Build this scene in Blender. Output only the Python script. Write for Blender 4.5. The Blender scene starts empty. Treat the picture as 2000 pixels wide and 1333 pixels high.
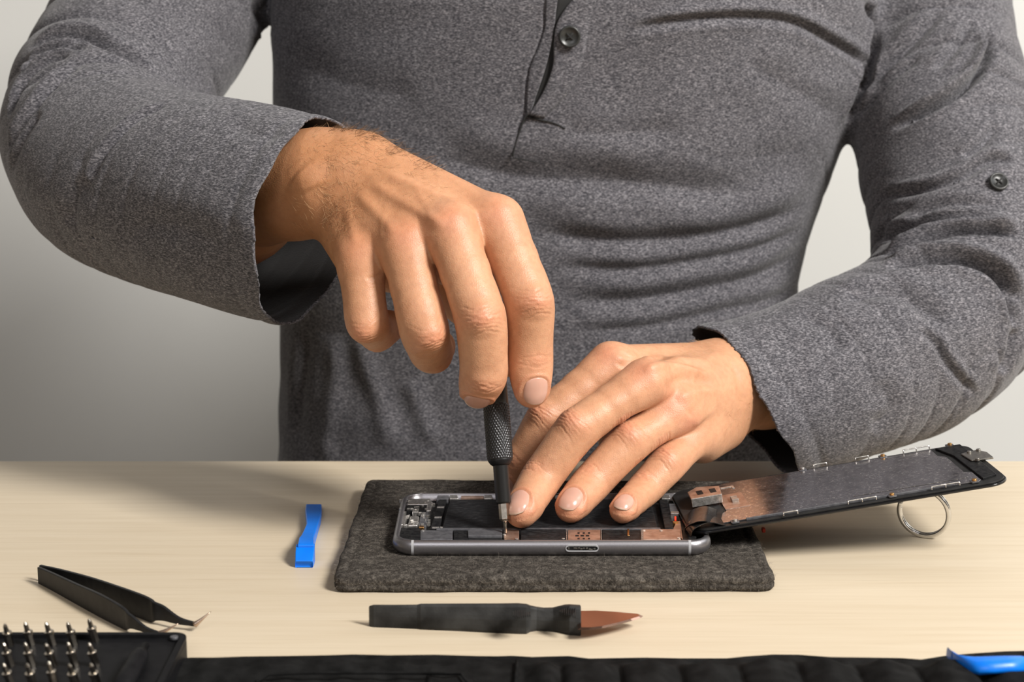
import bpy, bmesh, math, random
import numpy as np
from mathutils import Vector, Matrix

random.seed(7)
rng = np.random.default_rng(11)
SC = bpy.context.scene

# ------------------------------------------------------------------ camera
FPX = 3475.0                       # focal length in pixels of a 2000 px wide frame
CAM_H = 0.25
PITCH = math.atan((666.5 + 40.0) / FPX)
cam_data = bpy.data.cameras.new('camera')
cam = bpy.data.objects.new('camera', cam_data)
SC.collection.objects.link(cam)
cam.location = (0, 0, CAM_H)
cam.rotation_euler = (math.pi / 2 - PITCH, 0, 0)
cam_data.sensor_width = 36.0
cam_data.lens = FPX * 36.0 / 2000.0
cam_data.clip_start = 0.02
cam_data.dof.use_dof = True
cam_data.dof.focus_distance = 0.79
cam_data.dof.aperture_fstop = 14.0
SC.camera = cam

# ------------------------------------------------------------------ world, lamps, exposure
world = bpy.data.worlds.new('studio_ambient')
SC.world = world
world.use_nodes = True
wbg = world.node_tree.nodes['Background']
wbg.inputs[0].default_value = (1.0, 0.84, 0.68, 1)
wbg.inputs[1].default_value = 0.13


def area_light(name, loc, target, size, power, color, sy=None):
    L = bpy.data.lights.new(name, 'AREA')
    L.energy = power
    L.color = color
    L.size = size
    if sy:
        L.shape = 'RECTANGLE'
        L.size_y = sy
    o = bpy.data.objects.new(name, L)
    SC.collection.objects.link(o)
    o.location = loc
    d = Vector(target) - Vector(loc)
    o.rotation_euler = d.to_track_quat('-Z', 'Y').to_euler()
    return o


area_light('key_softbox', (1.38, -0.30, 1.60), (0.05, 0.90, 0.08), 0.48, 93, (1.0, 0.965, 0.92), 0.7)
area_light('background_softbox', (1.15, 0.95, 0.75), (0.50, 1.55, 0.10), 0.5, 2.8, (0.93, 0.97, 1.0))
area_light('fill_softbox', (-0.35, -0.7, 1.1), (0.0, 0.9, 0.1), 0.7, 6.5, (0.98, 0.97, 1.0))

SC.view_settings.view_transform = 'Standard'
SC.view_settings.look = 'None'
SC.view_settings.gamma = 1.0
SC.view_settings.use_curve_mapping = False
SC.view_settings.exposure = 0.0

# ------------------------------------------------------------------ camera geometry helpers
CAMP = np.array([0, 0, CAM_H])
cF = np.array([0, math.cos(PITCH), -math.sin(PITCH)])
cU = np.array([0, math.sin(PITCH), math.cos(PITCH)])
cR = np.array([1.0, 0, 0])


def ray(u, v):
    return cF + (u - 1000.0) / FPX * cR - (v - 666.5) / FPX * cU


def PT(u, v, t):          # point at a given distance along the view axis
    return CAMP + t * ray(u, v)


def PZ(u, v, z):          # point at a given height above the table
    d = ray(u, v)
    return CAMP + (z - CAM_H) / d[2] * d


def PY(u, v, y):          # point at a given depth into the room
    d = ray(u, v)
    return CAMP + y / d[1] * d


# ------------------------------------------------------------------ object helpers
def link(o, parent=None):
    SC.collection.objects.link(o)
    if parent is not None:
        o.parent = parent
        if parent.type == 'EMPTY' and not LOCAL[0]:
            o.matrix_parent_inverse = parent.matrix_basis.inverted()
    return o


LOCAL = [False]        # True: parts are built in their thing's own coordinates


def thing(name, label, cat, loc=(0, 0, 0), rz=0.0, group=None):
    o = bpy.data.objects.new(name, None)
    o.empty_display_size = 0.01
    link(o)
    o.location = loc
    o.rotation_euler = (0, 0, rz)
    tag(o, label, cat, group)
    return o


def tag(o, label, cat, group=None, kind=None):
    o['label'] = label
    o['category'] = cat
    if group:
        o['group'] = group
    if kind:
        o['kind'] = kind
    return o


def mesh_obj(name, verts, faces, mat=None, parent=None, smooth=True, local=True):
    me = bpy.data.meshes.new(name)
    verts = np.asarray(verts, dtype=float)
    faces_l = [tuple(int(i) for i in f) for f in faces]
    me.from_pydata(verts.tolist(), [], faces_l)
    me.update()
    if smooth:
        me.polygons.foreach_set('use_smooth', [True] * len(me.polygons))
    if mat is not None:
        me.materials.append(mat)
    return link(bpy.data.objects.new(name, me), parent)


def bm_obj(name, bm, mat=None, parent=None, smooth=False, bevel=0.0, segs=2, autos=True):
    me = bpy.data.meshes.new(name)
    bmesh.ops.recalc_face_normals(bm, faces=bm.faces[:])
    bm.to_mesh(me)
    bm.free()
    if smooth or bevel:
        me.polygons.foreach_set('use_smooth', [True] * len(me.polygons))
    if mat is not None:
        me.materials.append(mat)
    o = link(bpy.data.objects.new(name, me), parent)
    if bevel:
        m = o.modifiers.new('bevel', 'BEVEL')
        m.width = bevel
        m.segments = segs
        m.limit_method = 'ANGLE'
        m.angle_limit = math.radians(40)
        m.harden_normals = True
    return o


def add_box(bm, c, s, rz=0.0, mat4=None):
    g = bmesh.ops.create_cube(bm, size=1.0)
    M = Matrix.Translation(Vector(c)) @ Matrix.Rotation(rz, 4, 'Z') @ Matrix.Diagonal((s[0], s[1], s[2], 1))
    if mat4 is not None:
        M = mat4 @ M
    bmesh.ops.transform(bm, matrix=M, verts=g['verts'])
    return g['verts']


def add_cyl(bm, c, r, h, axis='Z', seg=24, r2=None, mat4=None):
    g = bmesh.ops.create_cone(bm, cap_ends=True, segments=seg, radius1=r, radius2=r if r2 is None else r2, depth=h)
    M = Matrix.Translation(Vector(c))
    if axis == 'X':
        M = M @ Matrix.Rotation(math.pi / 2, 4, 'Y')
    elif axis == 'Y':
        M = M @ Matrix.Rotation(math.pi / 2, 4, 'X')
    if mat4 is not None:
        M = mat4 @ M
    bmesh.ops.transform(bm, matrix=M, verts=g['verts'])
    return g['verts']


def prism(bm, pts, z0, z1, mat4=None):
    """vertical prism over a plan outline"""
    lo = [bm.verts.new((p[0], p[1], z0)) for p in pts]
    hi = [bm.verts.new((p[0], p[1], z1)) for p in pts]
    n = len(pts)
    bm.faces.new(lo[::-1])
    bm.faces.new(hi)
    for i in range(n):
        j = (i + 1) % n
        bm.faces.new((lo[i], lo[j], hi[j], hi[i]))
    if mat4 is not None:
        bmesh.ops.transform(bm, matrix=mat4, verts=lo + hi)
    return lo + hi


def rrect(x0, x1, y0, y1, r, n=8):
    pts = []
    for cx, cy, a0 in ((x1 - r, y1 - r, 0), (x0 + r, y1 - r, 90), (x0 + r, y0 + r, 180), (x1 - r, y0 + r, 270)):
        for i in range(n + 1):
            a = math.radians(a0 + 90 * i / n)
            pts.append((cx + r * math.cos(a), cy + r * math.sin(a)))
    return pts


def tube_mesh(pts, radii, seg=10, closed=False, cap=True):
    pts = np.asarray(pts, float)
    n = len(pts)
    if np.isscalar(radii):
        radii = [radii] * n
    V, Fc = [], []
    up = np.array([0, 0, 1.0])
    prev = None
    for i in range(n):
        if closed:
            d = pts[(i + 1) % n] - pts[i - 1]
        else:
            d = pts[min(i + 1, n - 1)] - pts[max(i - 1, 0)]
        d = d / (np.linalg.norm(d) + 1e-12)
        if prev is None:
            s = np.cross(d, up)
            if np.linalg.norm(s) < 1e-3:
                s = np.cross(d, np.array([1.0, 0, 0]))
        else:
            s = prev - d * prev.dot(d)
        s /= np.linalg.norm(s)
        prev = s
        w = np.cross(d, s)
        for k in range(seg):
            a = 2 * math.pi * k / seg
            V.append(pts[i] + radii[i] * (math.cos(a) * s + math.sin(a) * w))
    rings = n if closed else n - 1
    for i in range(rings):
        j = (i + 1) % n
        for k in range(seg):
            l = (k + 1) % seg
            Fc.append((i * seg + k, i * seg + l, j * seg + l, j * seg + k))
    if cap and not closed:
        Fc.append(tuple(range(seg))[::-1])
        Fc.append(tuple((n - 1) * seg + k for k in range(seg)))
    return np.array(V), Fc


def join_lists(parts):
    V, Fc, off = [], [], 0
    for v, f in parts:
        V.append(np.asarray(v))
        Fc += [tuple(i + off for i in q) for q in f]
        off += len(v)
    return np.concatenate(V), Fc


def spline(pts, n):
    """Catmull-Rom through the points, n samples"""
    P = np.asarray(pts, float)
    P = np.vstack([2 * P[0] - P[1], P, 2 * P[-1] - P[-2]])
    m = len(P) - 3
    out = []
    for s in np.linspace(0, m - 1e-9, n):
        i = int(s)
        t = s - i
        a, b, c, d = P[i], P[i + 1], P[i + 2], P[i + 3]
        out.append(0.5 * (2 * b + (c - a) * t + (2 * a - 5 * b + 4 * c - d) * t * t + (3 * b - a - 3 * c + d) * t ** 3))
    return np.array(out)


# ------------------------------------------------------------------ materials
def mat(name, color, rough=0.5, metal=0.0, **kw):
    m = bpy.data.materials.new(name)
    m.use_nodes = True
    b = m.node_tree.nodes['Principled BSDF']
    b.inputs['Base Color'].default_value = (*color, 1)
    b.inputs['Roughness'].default_value = rough
    b.inputs['Metallic'].default_value = metal
    for k, v in kw.items():
        b.inputs[k.replace('_', ' ')].default_value = v
    return m


def N(m, typ, **kw):
    n = m.node_tree.nodes.new(typ)
    for k, v in kw.items():
        setattr(n, k, v)
    return n


def L(m, a, b):
    m.node_tree.links.new(a, b)


def coords(m, scale=(1, 1, 1), kind='Object', rot=(0, 0, 0)):
    tc = N(m, 'ShaderNodeTexCoord')
    mp = N(m, 'ShaderNodeMapping')
    mp.inputs['Scale'].default_value = scale
    mp.inputs['Rotation'].default_value = rot
    L(m, tc.outputs[kind], mp.inputs['Vector'])
    return mp.outputs[0]


def noise(m, vec, scale, detail=3, rough=0.5, dist=0.0):
    n = N(m, 'ShaderNodeTexNoise')
    n.inputs['Scale'].default_value = scale
    n.inputs['Detail'].default_value = detail
    n.inputs['Roughness'].default_value = rough
    n.inputs['Distortion'].default_value = dist
    L(m, vec, n.inputs['Vector'])
    return n.outputs[0]


def ramp(m, fac, stops):
    r = N(m, 'ShaderNodeValToRGB')
    el = r.color_ramp.elements
    while len(el) < len(stops):
        el.new(0.5)
    for e, (p, c) in zip(el, stops):
        e.position = p
        e.color = (*c, 1)
    L(m, fac, r.inputs[0])
    return r.outputs[0]


def mixc(m, fac, a, b, mode='MIX'):
    x = N(m, 'ShaderNodeMix', data_type='RGBA', blend_type=mode)
    for s, v in ((0, fac), (6, a), (7, b)):
        if hasattr(v, 'links'):
            L(m, v, x.inputs[s])
        elif isinstance(v, (int, float)):
            x.inputs[s].default_value = v
        else:
            x.inputs[s].default_value = (*v, 1)
    return x.outputs[2]


def bump(m, height, strength, dist=0.001, prev=None):
    b = N(m, 'ShaderNodeBump')
    b.inputs['Strength'].default_value = strength
    b.inputs['Distance'].default_value = dist
    L(m, height, b.inputs['Height'])
    if prev is not None:
        L(m, prev, b.inputs['Normal'])
    return b.outputs[0]


def bsdf(m):
    return m.node_tree.nodes['Principled BSDF']


def noisy(name, c1, c2, scale, rough=0.5, metal=0.0, bmp=0.0, bscale=None, bdist=0.0003, mscale=(1, 1, 1), lo=0.35, hi=0.65, rvar=0.0, detail=4):
    m = mat(name, c1, rough, metal)
    v = coords(m, mscale)
    n = noise(m, v, scale, detail)
    L(m, ramp(m, n, [(lo, c1), (hi, c2)]), bsdf(m).inputs['Base Color'])
    if rvar:
        mr = N(m, 'ShaderNodeMapRange')
        mr.inputs[3].default_value = max(0.02, rough - rvar)
        mr.inputs[4].default_value = min(1, rough + rvar)
        n3 = noise(m, v, scale * 0.6, 5, 0.6)
        L(m, n3, mr.inputs[0])
        L(m, mr.outputs[0], bsdf(m).inputs['Roughness'])
    if bmp:
        n2 = noise(m, v, bscale or scale * 2, 3)
        L(m, bump(m, n2, bmp, bdist), bsdf(m).inputs['Normal'])
    return m


def dull(ms, s):
    for m in ms:
        bsdf(m).inputs['Specular IOR Level'].default_value = s


# wall
M_wall = noisy('wall_paint', (0.68, 0.68, 0.655), (0.70, 0.70, 0.675), 3.0, 0.9, bmp=0.1, bscale=180)
M_floor = noisy('floor_concrete', (0.25, 0.23, 0.2), (0.3, 0.28, 0.25), 6.0, 0.7)

# birch table: fine grain lines along x
M_wood = mat('birch_wood', (0.66, 0.55, 0.40), 0.5)
_v = coords(M_wood, (1.0, 26.0, 26.0))
_g = noise(M_wood, _v, 9.0, 6, 0.6, 0.4)
_c = ramp(M_wood, _g, [(0.30, (0.57, 0.475, 0.345)), (0.5, (0.60, 0.51, 0.38)), (0.72, (0.63, 0.54, 0.41))])
_v2 = coords(M_wood, (1.6, 110.0, 110.0))
_g2 = noise(M_wood, _v2, 9.0, 4, 0.6, 0.6)
_c2 = ramp(M_wood, _g2, [(0.30, (0.80, 0.76, 0.70)), (0.44, (1, 1, 1))])
_cc = mixc(M_wood, 0.55, _c, _c2, 'MULTIPLY')
_v3 = coords(M_wood, (0.8, 2.2, 2.2))
_g3 = noise(M_wood, _v3, 5.0, 2)
_c3 = ramp(M_wood, _g3, [(0.3, (0.93, 0.92, 0.90)), (0.7, (1, 1, 1))])
_cc = mixc(M_wood, 1.0, _cc, _c3, 'MULTIPLY')
L(M_wood, _cc, bsdf(M_wood).inputs['Base Color'])
L(M_wood, bump(M_wood, _g2, 0.25, 0.0002), bsdf(M_wood).inputs['Normal'])

# felt
M_felt = mat('grey_felt', (0.1, 0.09, 0.08), 0.95)
_v = coords(M_felt)
_n1 = noise(M_felt, _v, 360, 6, 0.7, 0.5)
_n2 = noise(M_felt, _v, 1400, 3, 0.6)
_c = ramp(M_felt, _n1, [(0.34, (0.034, 0.030, 0.027)), (0.5, (0.070, 0.062, 0.055)), (0.68, (0.15, 0.134, 0.118))])
_c = mixc(M_felt, 0.75, _c, ramp(M_felt, _n2, [(0.35, (0.45, 0.45, 0.45)), (0.65, (1.35, 1.35, 1.3))]), 'MULTIPLY')
L(M_felt, _c, bsdf(M_felt).inputs['Base Color'])
bsdf(M_felt).inputs['Sheen Weight'].default_value = 0.0
L(M_felt, bump(M_felt, _n2, 0.9, 0.0006, bump(M_felt, _n1, 0.8, 0.0012)), bsdf(M_felt).inputs['Normal'])
M_fibre = mat('felt_fibre', (0.33, 0.29, 0.24), 0.8)

# heather jersey
def heather(name, rot=(0, 0, 0)):
    m = mat(name, (0.12, 0.12, 0.12), 0.92)
    v = coords(m, (1.0, 1.0, 2.6), rot=rot)
    n1 = noise(m, v, 700, 3, 0.65, 0.3)
    n2 = noise(m, v, 210, 3, 0.6, 0.6)
    c1 = ramp(m, n1, [(0.34, (0.025, 0.025, 0.030)), (0.5, (0.086, 0.084, 0.093)), (0.68, (0.250, 0.243, 0.258))])
    c2 = ramp(m, n2, [(0.3, (0.72, 0.72, 0.74)), (0.7, (1.22, 1.2, 1.19))])
    c = mixc(m, 0.8, c1, c2, 'MULTIPLY')
    L(m, c, bsdf(m).inputs['Base Color'])
    bsdf(m).inputs['Sheen Weight'].default_value = 0.15
    bsdf(m).inputs['Specular IOR Level'].default_value = 0.2
    n4 = noise(m, v, 900, 2, 0.5)
    n5 = noise(m, coords(m), 45, 3, 0.5)
    L(m, bump(m, n4, 0.5, 0.0004, bump(m, n5, 0.35, 0.0016)), bsdf(m).inputs['Normal'])
    return m


M_jersey = heather('heather_jersey')
M_jersey_in = heather('jersey_inside_shade')
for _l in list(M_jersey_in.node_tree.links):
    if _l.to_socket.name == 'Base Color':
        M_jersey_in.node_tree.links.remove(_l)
bsdf(M_jersey_in).inputs['Base Color'].default_value = (0.016, 0.015, 0.015, 1)  # shade inside the cuffs painted as a near-black inner face
M_jersey_dark = mat('jersey_shade_and_stitch', (0.02, 0.02, 0.02), 1.0)  # near-black: painted shade in the henley opening, plus seam lines and thread

# skin
M_skin = mat('skin', (0.6, 0.35, 0.22), 0.46)
_v = coords(M_skin)
_n1 = noise(M_skin, _v, 55, 4, 0.6)
_base = ramp(M_skin, _n1, [(0.3, (0.50, 0.252, 0.140)), (0.7, (0.60, 0.322, 0.186))])
_at = N(M_skin, 'ShaderNodeAttribute', attribute_name='flush')
_base = mixc(M_skin, _at.outputs['Fac'], _base, (0.58, 0.225, 0.135))
_at2 = N(M_skin, 'ShaderNodeAttribute', attribute_name='tan')
_base = mixc(M_skin, _at2.outputs['Fac'], _base, (0.42, 0.185, 0.075))
_n2 = noise(M_skin, _v, 420, 3, 0.6)
_base = mixc(M_skin, 0.45, _base, ramp(M_skin, _n2, [(0.3, (0.82, 0.78, 0.76)), (0.6, (1.05, 1.05, 1.05))]), 'MULTIPLY')
L(M_skin, _base, bsdf(M_skin).inputs['Base Color'])
_b = bsdf(M_skin)
_b.inputs['Subsurface Weight'].default_value = 0.22
_b.inputs['Subsurface Radius'].default_value = (1.0, 0.35, 0.18)
_b.inputs['Subsurface Scale'].default_value = 0.004
_b.inputs['Specular IOR Level'].default_value = 0.38
_vo = N(M_skin, 'ShaderNodeTexVoronoi')
_vo.inputs['Scale'].default_value = 1100
_vo.feature = 'DISTANCE_TO_EDGE'
L(M_skin, _v, _vo.inputs['Vector'])
_n3 = noise(M_skin, coords(M_skin), 130, 4, 0.6)
L(M_skin, bump(M_skin, _vo.outputs[0], 0.38, 0.0003, bump(M_skin, _n3, 0.40, 0.0007)), _b.inputs['Normal'])

M_nail = mat('fingernail', (0.74, 0.46, 0.38), 0.27)
_b = bsdf(M_nail)
_b.inputs['Subsurface Weight'].default_value = 0.2
_b.inputs['Subsurface Radius'].default_value = (1.0, 0.4, 0.3)
_b.inputs['Subsurface Scale'].default_value = 0.002
_at = N(M_nail, 'ShaderNodeAttribute', attribute_name='tipw')
L(M_nail, mixc(M_nail, _at.outputs['Fac'], (0.56, 0.315, 0.24), (0.68, 0.48, 0.36)), _b.inputs['Base Color'])
M_hair = mat('arm_hair', (0.20, 0.11, 0.05), 0.5)

# plastics, metals
M_black = noisy('black_plastic', (0.012, 0.012, 0.012), (0.02, 0.02, 0.02), 200, 0.42, bmp=0.15, bscale=900, rvar=0.1)
M_blackmetal = noisy('black_metal', (0.015, 0.015, 0.016), (0.022, 0.022, 0.023), 300, 0.45, 0.3, bmp=0.1, bscale=700)
M_knurl = mat('knurled_black_metal', (0.05, 0.05, 0.052), 0.3, 0.75)
M_rubber = noisy('worn_black_rubber', (0.007, 0.007, 0.007), (0.040, 0.040, 0.039), 70, 0.5, bmp=0.3, bscale=1300, rvar=0.15)
M_steel = noisy('brushed_steel', (0.55, 0.53, 0.50), (0.66, 0.64, 0.60), 300, 0.25, 1.0)
M_chrome = mat('polished_steel', (0.72, 0.71, 0.69), 0.12, 1.0)
M_bitsteel = noisy('bit_steel', (0.36, 0.32, 0.27), (0.50, 0.46, 0.40), 500, 0.22, 1.0)
M_alu = noisy('space_grey_aluminium', (0.30, 0.29, 0.305), (0.33, 0.32, 0.335), 1500, 0.36, 0.9, bmp=0.15, bscale=3000, bdist=0.0001)
M_band = mat('antenna_band', (0.36, 0.36, 0.37), 0.5)
M_blue = noisy('blue_plastic', (0.0, 0.16, 0.72), (0.0, 0.185, 0.78), 120, 0.38, bmp=0.1, bscale=500)
M_cloth = noisy('black_nylon', (0.006, 0.006, 0.006), (0.012, 0.012, 0.012), 160, 0.8, bmp=0.5, bscale=1600, bdist=0.0004)
M_shield = noisy('copper_shield', (0.42, 0.27, 0.20), (0.62, 0.45, 0.36), 260, 0.42, 0.85, bmp=0.3, bscale=500, rvar=0.15)
M_batt = noisy('battery_wrap', (0.010, 0.010, 0.011), (0.035, 0.035, 0.036), 420, 0.45, bmp=0.4, bscale=700, rvar=0.15, mscale=(1, 2.5, 1), lo=0.45, hi=0.8)
M_pcb = noisy('dark_board', (0.006, 0.006, 0.007), (0.02, 0.02, 0.02), 500, 0.4, bmp=0.3, bscale=900)
M_tin = noisy('tin_parts', (0.45, 0.43, 0.40), (0.75, 0.73, 0.7), 600, 0.35, 0.9, bmp=0.5, bscale=900)
M_grey = noisy('grey_plate', (0.10, 0.10, 0.11), (0.17, 0.17, 0.18), 400, 0.42, 0.5, bmp=0.3, bscale=900)
M_gold = mat('gold_contact', (0.75, 0.42, 0.16), 0.3, 1.0)
M_red = mat('red_dot', (0.75, 0.05, 0.02), 0.4)
M_glassblk = mat('black_glass', (0.006, 0.006, 0.007), 0.12)
M_plate = mat('scratched_back_plate', (0.33, 0.32, 0.33), 0.2, 0.94)
_v = coords(M_plate)
_n = noise(M_plate, _v, 190, 7, 0.75, 0.6)
_sp = noise(M_plate, coords(M_plate, (1, 1.3, 1)), 700, 4, 0.7)
L(M_plate, mixc(M_plate, 1.0, ramp(M_plate, _sp, [(0.57, (0.36, 0.35, 0.37)), (0.63, (0.95, 0.93, 0.9))]),
                ramp(M_plate, _n, [(0.35, (0.85, 0.85, 0.85)), (0.75, (1.25, 1.22, 1.2))]), 'MULTIPLY'), bsdf(M_plate).inputs['Base Color'])
L(M_plate, ramp(M_plate, _n, [(0.35, (0.07, 0.07, 0.07)), (0.72, (0.34, 0.34, 0.34))]), bsdf(M_plate).inputs['Roughness'])
L(M_plate, bump(M_plate, _sp, 0.12, 0.0002), bsdf(M_plate).inputs['Normal'])
M_blade = mat('blade_warm_reflection', (0.42, 0.26, 0.20), 0.2, 1.0)  # warm reflection put into the blade's base colour
M_case = noisy('black_case', (0.007, 0.007, 0.008), (0.010, 0.010, 0.011), 300, 0.5)
dull((M_cloth, M_case), 0.06)
M_bracket = noisy('grey_bracket', (0.25, 0.24, 0.22), (0.36, 0.34, 0.31), 600, 0.35, 0.9)
dull((M_pcb, M_batt), 0.1)
dull((M_black, M_blackmetal, M_rubber), 0.22)
dull((M_grey,), 0.3)
dull((M_felt,), 0.05)

# ================================================================== SETTING
def structure(name, bm, m):
    o = bm_obj(name, bm, m)
    o['kind'] = 'structure'
    return o


bm = bmesh.new()
add_box(bm, (0, 1.65, 0.55), (5.0, 0.1, 2.7))
structure('wall_back', bm, M_wall)
bm = bmesh.new()
add_box(bm, (0, 0.2, -0.80), (5.0, 3.0, 0.1))
structure('floor', bm, M_floor)

TABLE_Y = PZ(1000, 900, 0)[1]
table = thing('work_table', 'pale birch work table with fine horizontal grain carrying the repair tools', 'table', (0, 0.4, -0.75))
bm = bmesh.new()
add_box(bm, (0, (TABLE_Y - 0.15) / 2, -0.0125), (1.5, TABLE_Y + 0.15, 0.025))
o = bm_obj('tabletop', bm, M_wood, table, bevel=0.0015)
for sx in (-0.68, 0.68):
    for sy in (-0.08, TABLE_Y - 0.06):
        bm = bmesh.new()
        add_box(bm, (sx, sy, -0.3875), (0.05, 0.05, 0.725))
        bm_obj('leg', bm, M_wood, table, bevel=0.002)

# ================================================================== FELT SLEEVE
PADZ = 0.0072
padc = [PZ(648, 1128, PADZ), PZ(1517, 1126, PADZ), PZ(1432, 938, PADZ), PZ(716, 935, PADZ)]
pad = thing('felt_sleeve', 'dark grey felt sleeve lying flat under the opened phone', 'sleeve', (0.018, 0.77, 0))


def round_quad(c, r, n=7):
    pts = []
    c = [np.array(p[:2]) for p in c]
    for i in range(4):
        p, a, b = c[i], c[i - 1], c[(i + 1) % 4]
        da = (a - p) / np.linalg.norm(a - p)
        db = (b - p) / np.linalg.norm(b - p)
        p0, p2 = p + da * r, p + db * r
        for k in range(n + 1):
            t = k / n
            pts.append((1 - t) ** 2 * p0 + 2 * t * (1 - t) * p + t * t * p2)
    return np.array(pts)


def resample_closed(P, n):
    Q = np.vstack([P, P[:1]])
    s = np.r_[0, np.cumsum(np.linalg.norm(np.diff(Q, axis=0), axis=1))]
    u = np.linspace(0, s[-1], n, endpoint=False)
    return np.stack([np.interp(u, s, Q[:, i]) for i in range(Q.shape[1])], 1)


outl = resample_closed(round_quad(padc, 0.006), 360)
pc = outl.mean(0)
nrm = outl - pc
tng = np.roll(outl, -1, 0) - np.roll(outl, 1, 0)
nrm = np.stack([tng[:, 1], -tng[:, 0]], 1)
nrm /= np.linalg.norm(nrm, axis=1, keepdims=True)
V, Fc = [], []
# profile: (inset, z) from bottom edge, rounded two-layer side, to the top, then a slight stitched groove
prof = [(0.004, 0.0002), (0.001, 0.0004), (0.0002, 0.0014), (0.0001, 0.0028), (0.0006, 0.0034), (0.0000, 0.0042), (0.0003, 0.0058),
        (0.0010, 0.0068), (0.0022, 0.0072), (0.0042, 0.0072), (0.0052, 0.0067), (0.0060, 0.0067), (0.0072, 0.0073), (0.0095, 0.0073)]
wob = 0.00022 * np.sin(np.arange(360) * 0.23) + 0.00015 * np.sin(np.arange(360) * 0.61 + 1) + rng.normal(0, 0.00005, 360)
for ins, z in prof:
    rad_ = outl - pc
    q = outl - nrm * (min(ins, 0.004) + wob)[:, None] - rad_ / np.linalg.norm(rad_, axis=1, keepdims=True) * max(0.0, ins - 0.004)
    zz = z + (0.00012 * np.sin(np.arange(360) * 0.31 + 2) + rng.normal(0, 0.00003, 360)) * (z > 0.001)
    V.append(np.column_stack([q, zz]))
ringn = 360
for f in (0.8, 0.6, 0.4, 0.2):
    q = pc + (outl - nrm * 0.004 - rad_ / np.linalg.norm(rad_, axis=1, keepdims=True) * 0.0055 - pc) * f
    V.append(np.column_stack([q, np.full(360, 0.0073)]))
for i in range(len(prof) + 4 - 1):
    for k in range(360):
        l = (k + 1) % 360
        Fc.append((i * 360 + k, i * 360 + l, (i + 1) * 360 + l, (i + 1) * 360 + k))
Fc.append(tuple(range(360))[::-1])
Fc.append(tuple((len(prof) + 3) * 360 + k for k in range(360)))
pad_o = mesh_obj('felt_layers', np.concatenate(V), Fc, M_felt, pad)
# stray fibres standing out of the felt
fv = []
def strand(p, d, ln, r, curl, segs=4):
    d = d / np.linalg.norm(d)
    pts = [p]
    for i in range(segs):
        d = d + rng.normal(0, curl, 3)
        d /= np.linalg.norm(d)
        pts.append(pts[-1] + d * ln / segs)
    return tube_mesh(np.array(pts), [r] * segs + [r * 0.4], seg=3, cap=False)


parts = []
inq = lambda p: True
for i in range(2600):
    a, b = rng.random(2)
    lo = np.array(padc[0]) * (1 - a) + np.array(padc[1]) * a
    hi = np.array(padc[3]) * (1 - a) + np.array(padc[2]) * a
    p = lo * (1 - b) + hi * b
    if i < 900:     # along the rim
        k = rng.integers(0, 360)
        p = np.array([*(outl[k] - nrm[k] * 0.0002), rng.uniform(0.001, 0.0068)])
        d = np.array([*nrm[k], rng.normal(0, 0.7)]) + rng.normal(0, 0.5, 3)
    else:
        if not (0.03 < a < 0.97 and 0.03 < b < 0.97):
            continue
        p = np.array([p[0], p[1], 0.0072])
        d = rng.normal(0, 1, 3)
        d[2] = abs(d[2]) * 0.35
    parts.append(strand(p, d, rng.uniform(0.0008, 0.0028), 0.000028, 0.35))
v, f = join_lists(parts)
o = mesh_obj('felt_fuzz', v, f, M_fibre, pad)
o['kind'] = 'stuff'
bm = bmesh.new()
rp = PZ(1489, 1034, 0.004)
add_box(bm, (rp[0] + 0.0005, rp[1], 0.0036), (0.0016, 0.003, 0.002))
bm_obj('red_tab', bm, M_red, pad, bevel=0.0004)

# ================================================================== PHONE
PHZ0, PHZ1 = 0.0072, 0.0141
pA, pB = PZ(766, 1046, PHZ1), PZ(1389, 1046, PHZ1)
px0, px1 = pA[0], pB[0]
py0 = PZ(1000, 1056, PHZ1)[1] - 0.0020
py1 = PZ(1000, 962, PHZ1)[1] + 0.0005
phone = thing('smartphone', 'opened smartphone with exposed battery and copper shields, lying on the felt sleeve', 'phone',
              ((px0 + px1) / 2, (py0 + py1) / 2, PHZ0))
# shell: outer rounded profile, hollow tray
NR = 14
def shell_ring(ins, z):
    r = max(0.0105 - ins, 0.0005)
    return [(x, y, z) for x, y in rrect(px0 + ins, px1 - ins, py0 + ins, py1 - ins, r, NR)]
rings = []
H = PHZ1 - PHZ0
for k in range(13):
    a = -math.pi / 2 + math.pi * k / 12
    rings.append(shell_ring(0.0030 * (1 - math.cos(a)) * (1.0 if a < 0 else 0.72), PHZ0 + H / 2 + math.sin(a) * H / 2))
top_ins = 0.0030 * 0.72
rings.append(shell_ring(top_ins + 0.0006, PHZ1 + 0.0))
rings.append(shell_ring(top_ins + 0.0008, PHZ1 - 0.0003))
rings.append(shell_ring(top_ins + 0.0009, PHZ0 + 0.0030))
nn = len(rings[0])
V = np.concatenate([np.array(r) for r in rings])
Fc = []
for i in range(len(rings) - 1):
    for k in range(nn):
        l = (k + 1) % nn
        Fc.append((i * nn + k, i * nn + l, (i + 1) * nn + l, (i + 1) * nn + k))
Fc.append(tuple(range(nn))[::-1])
Fc.append(tuple((len(rings) - 1) * nn + k for k in range(nn)))
hous = mesh_obj('housing', V, Fc, M_alu, phone)
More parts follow.
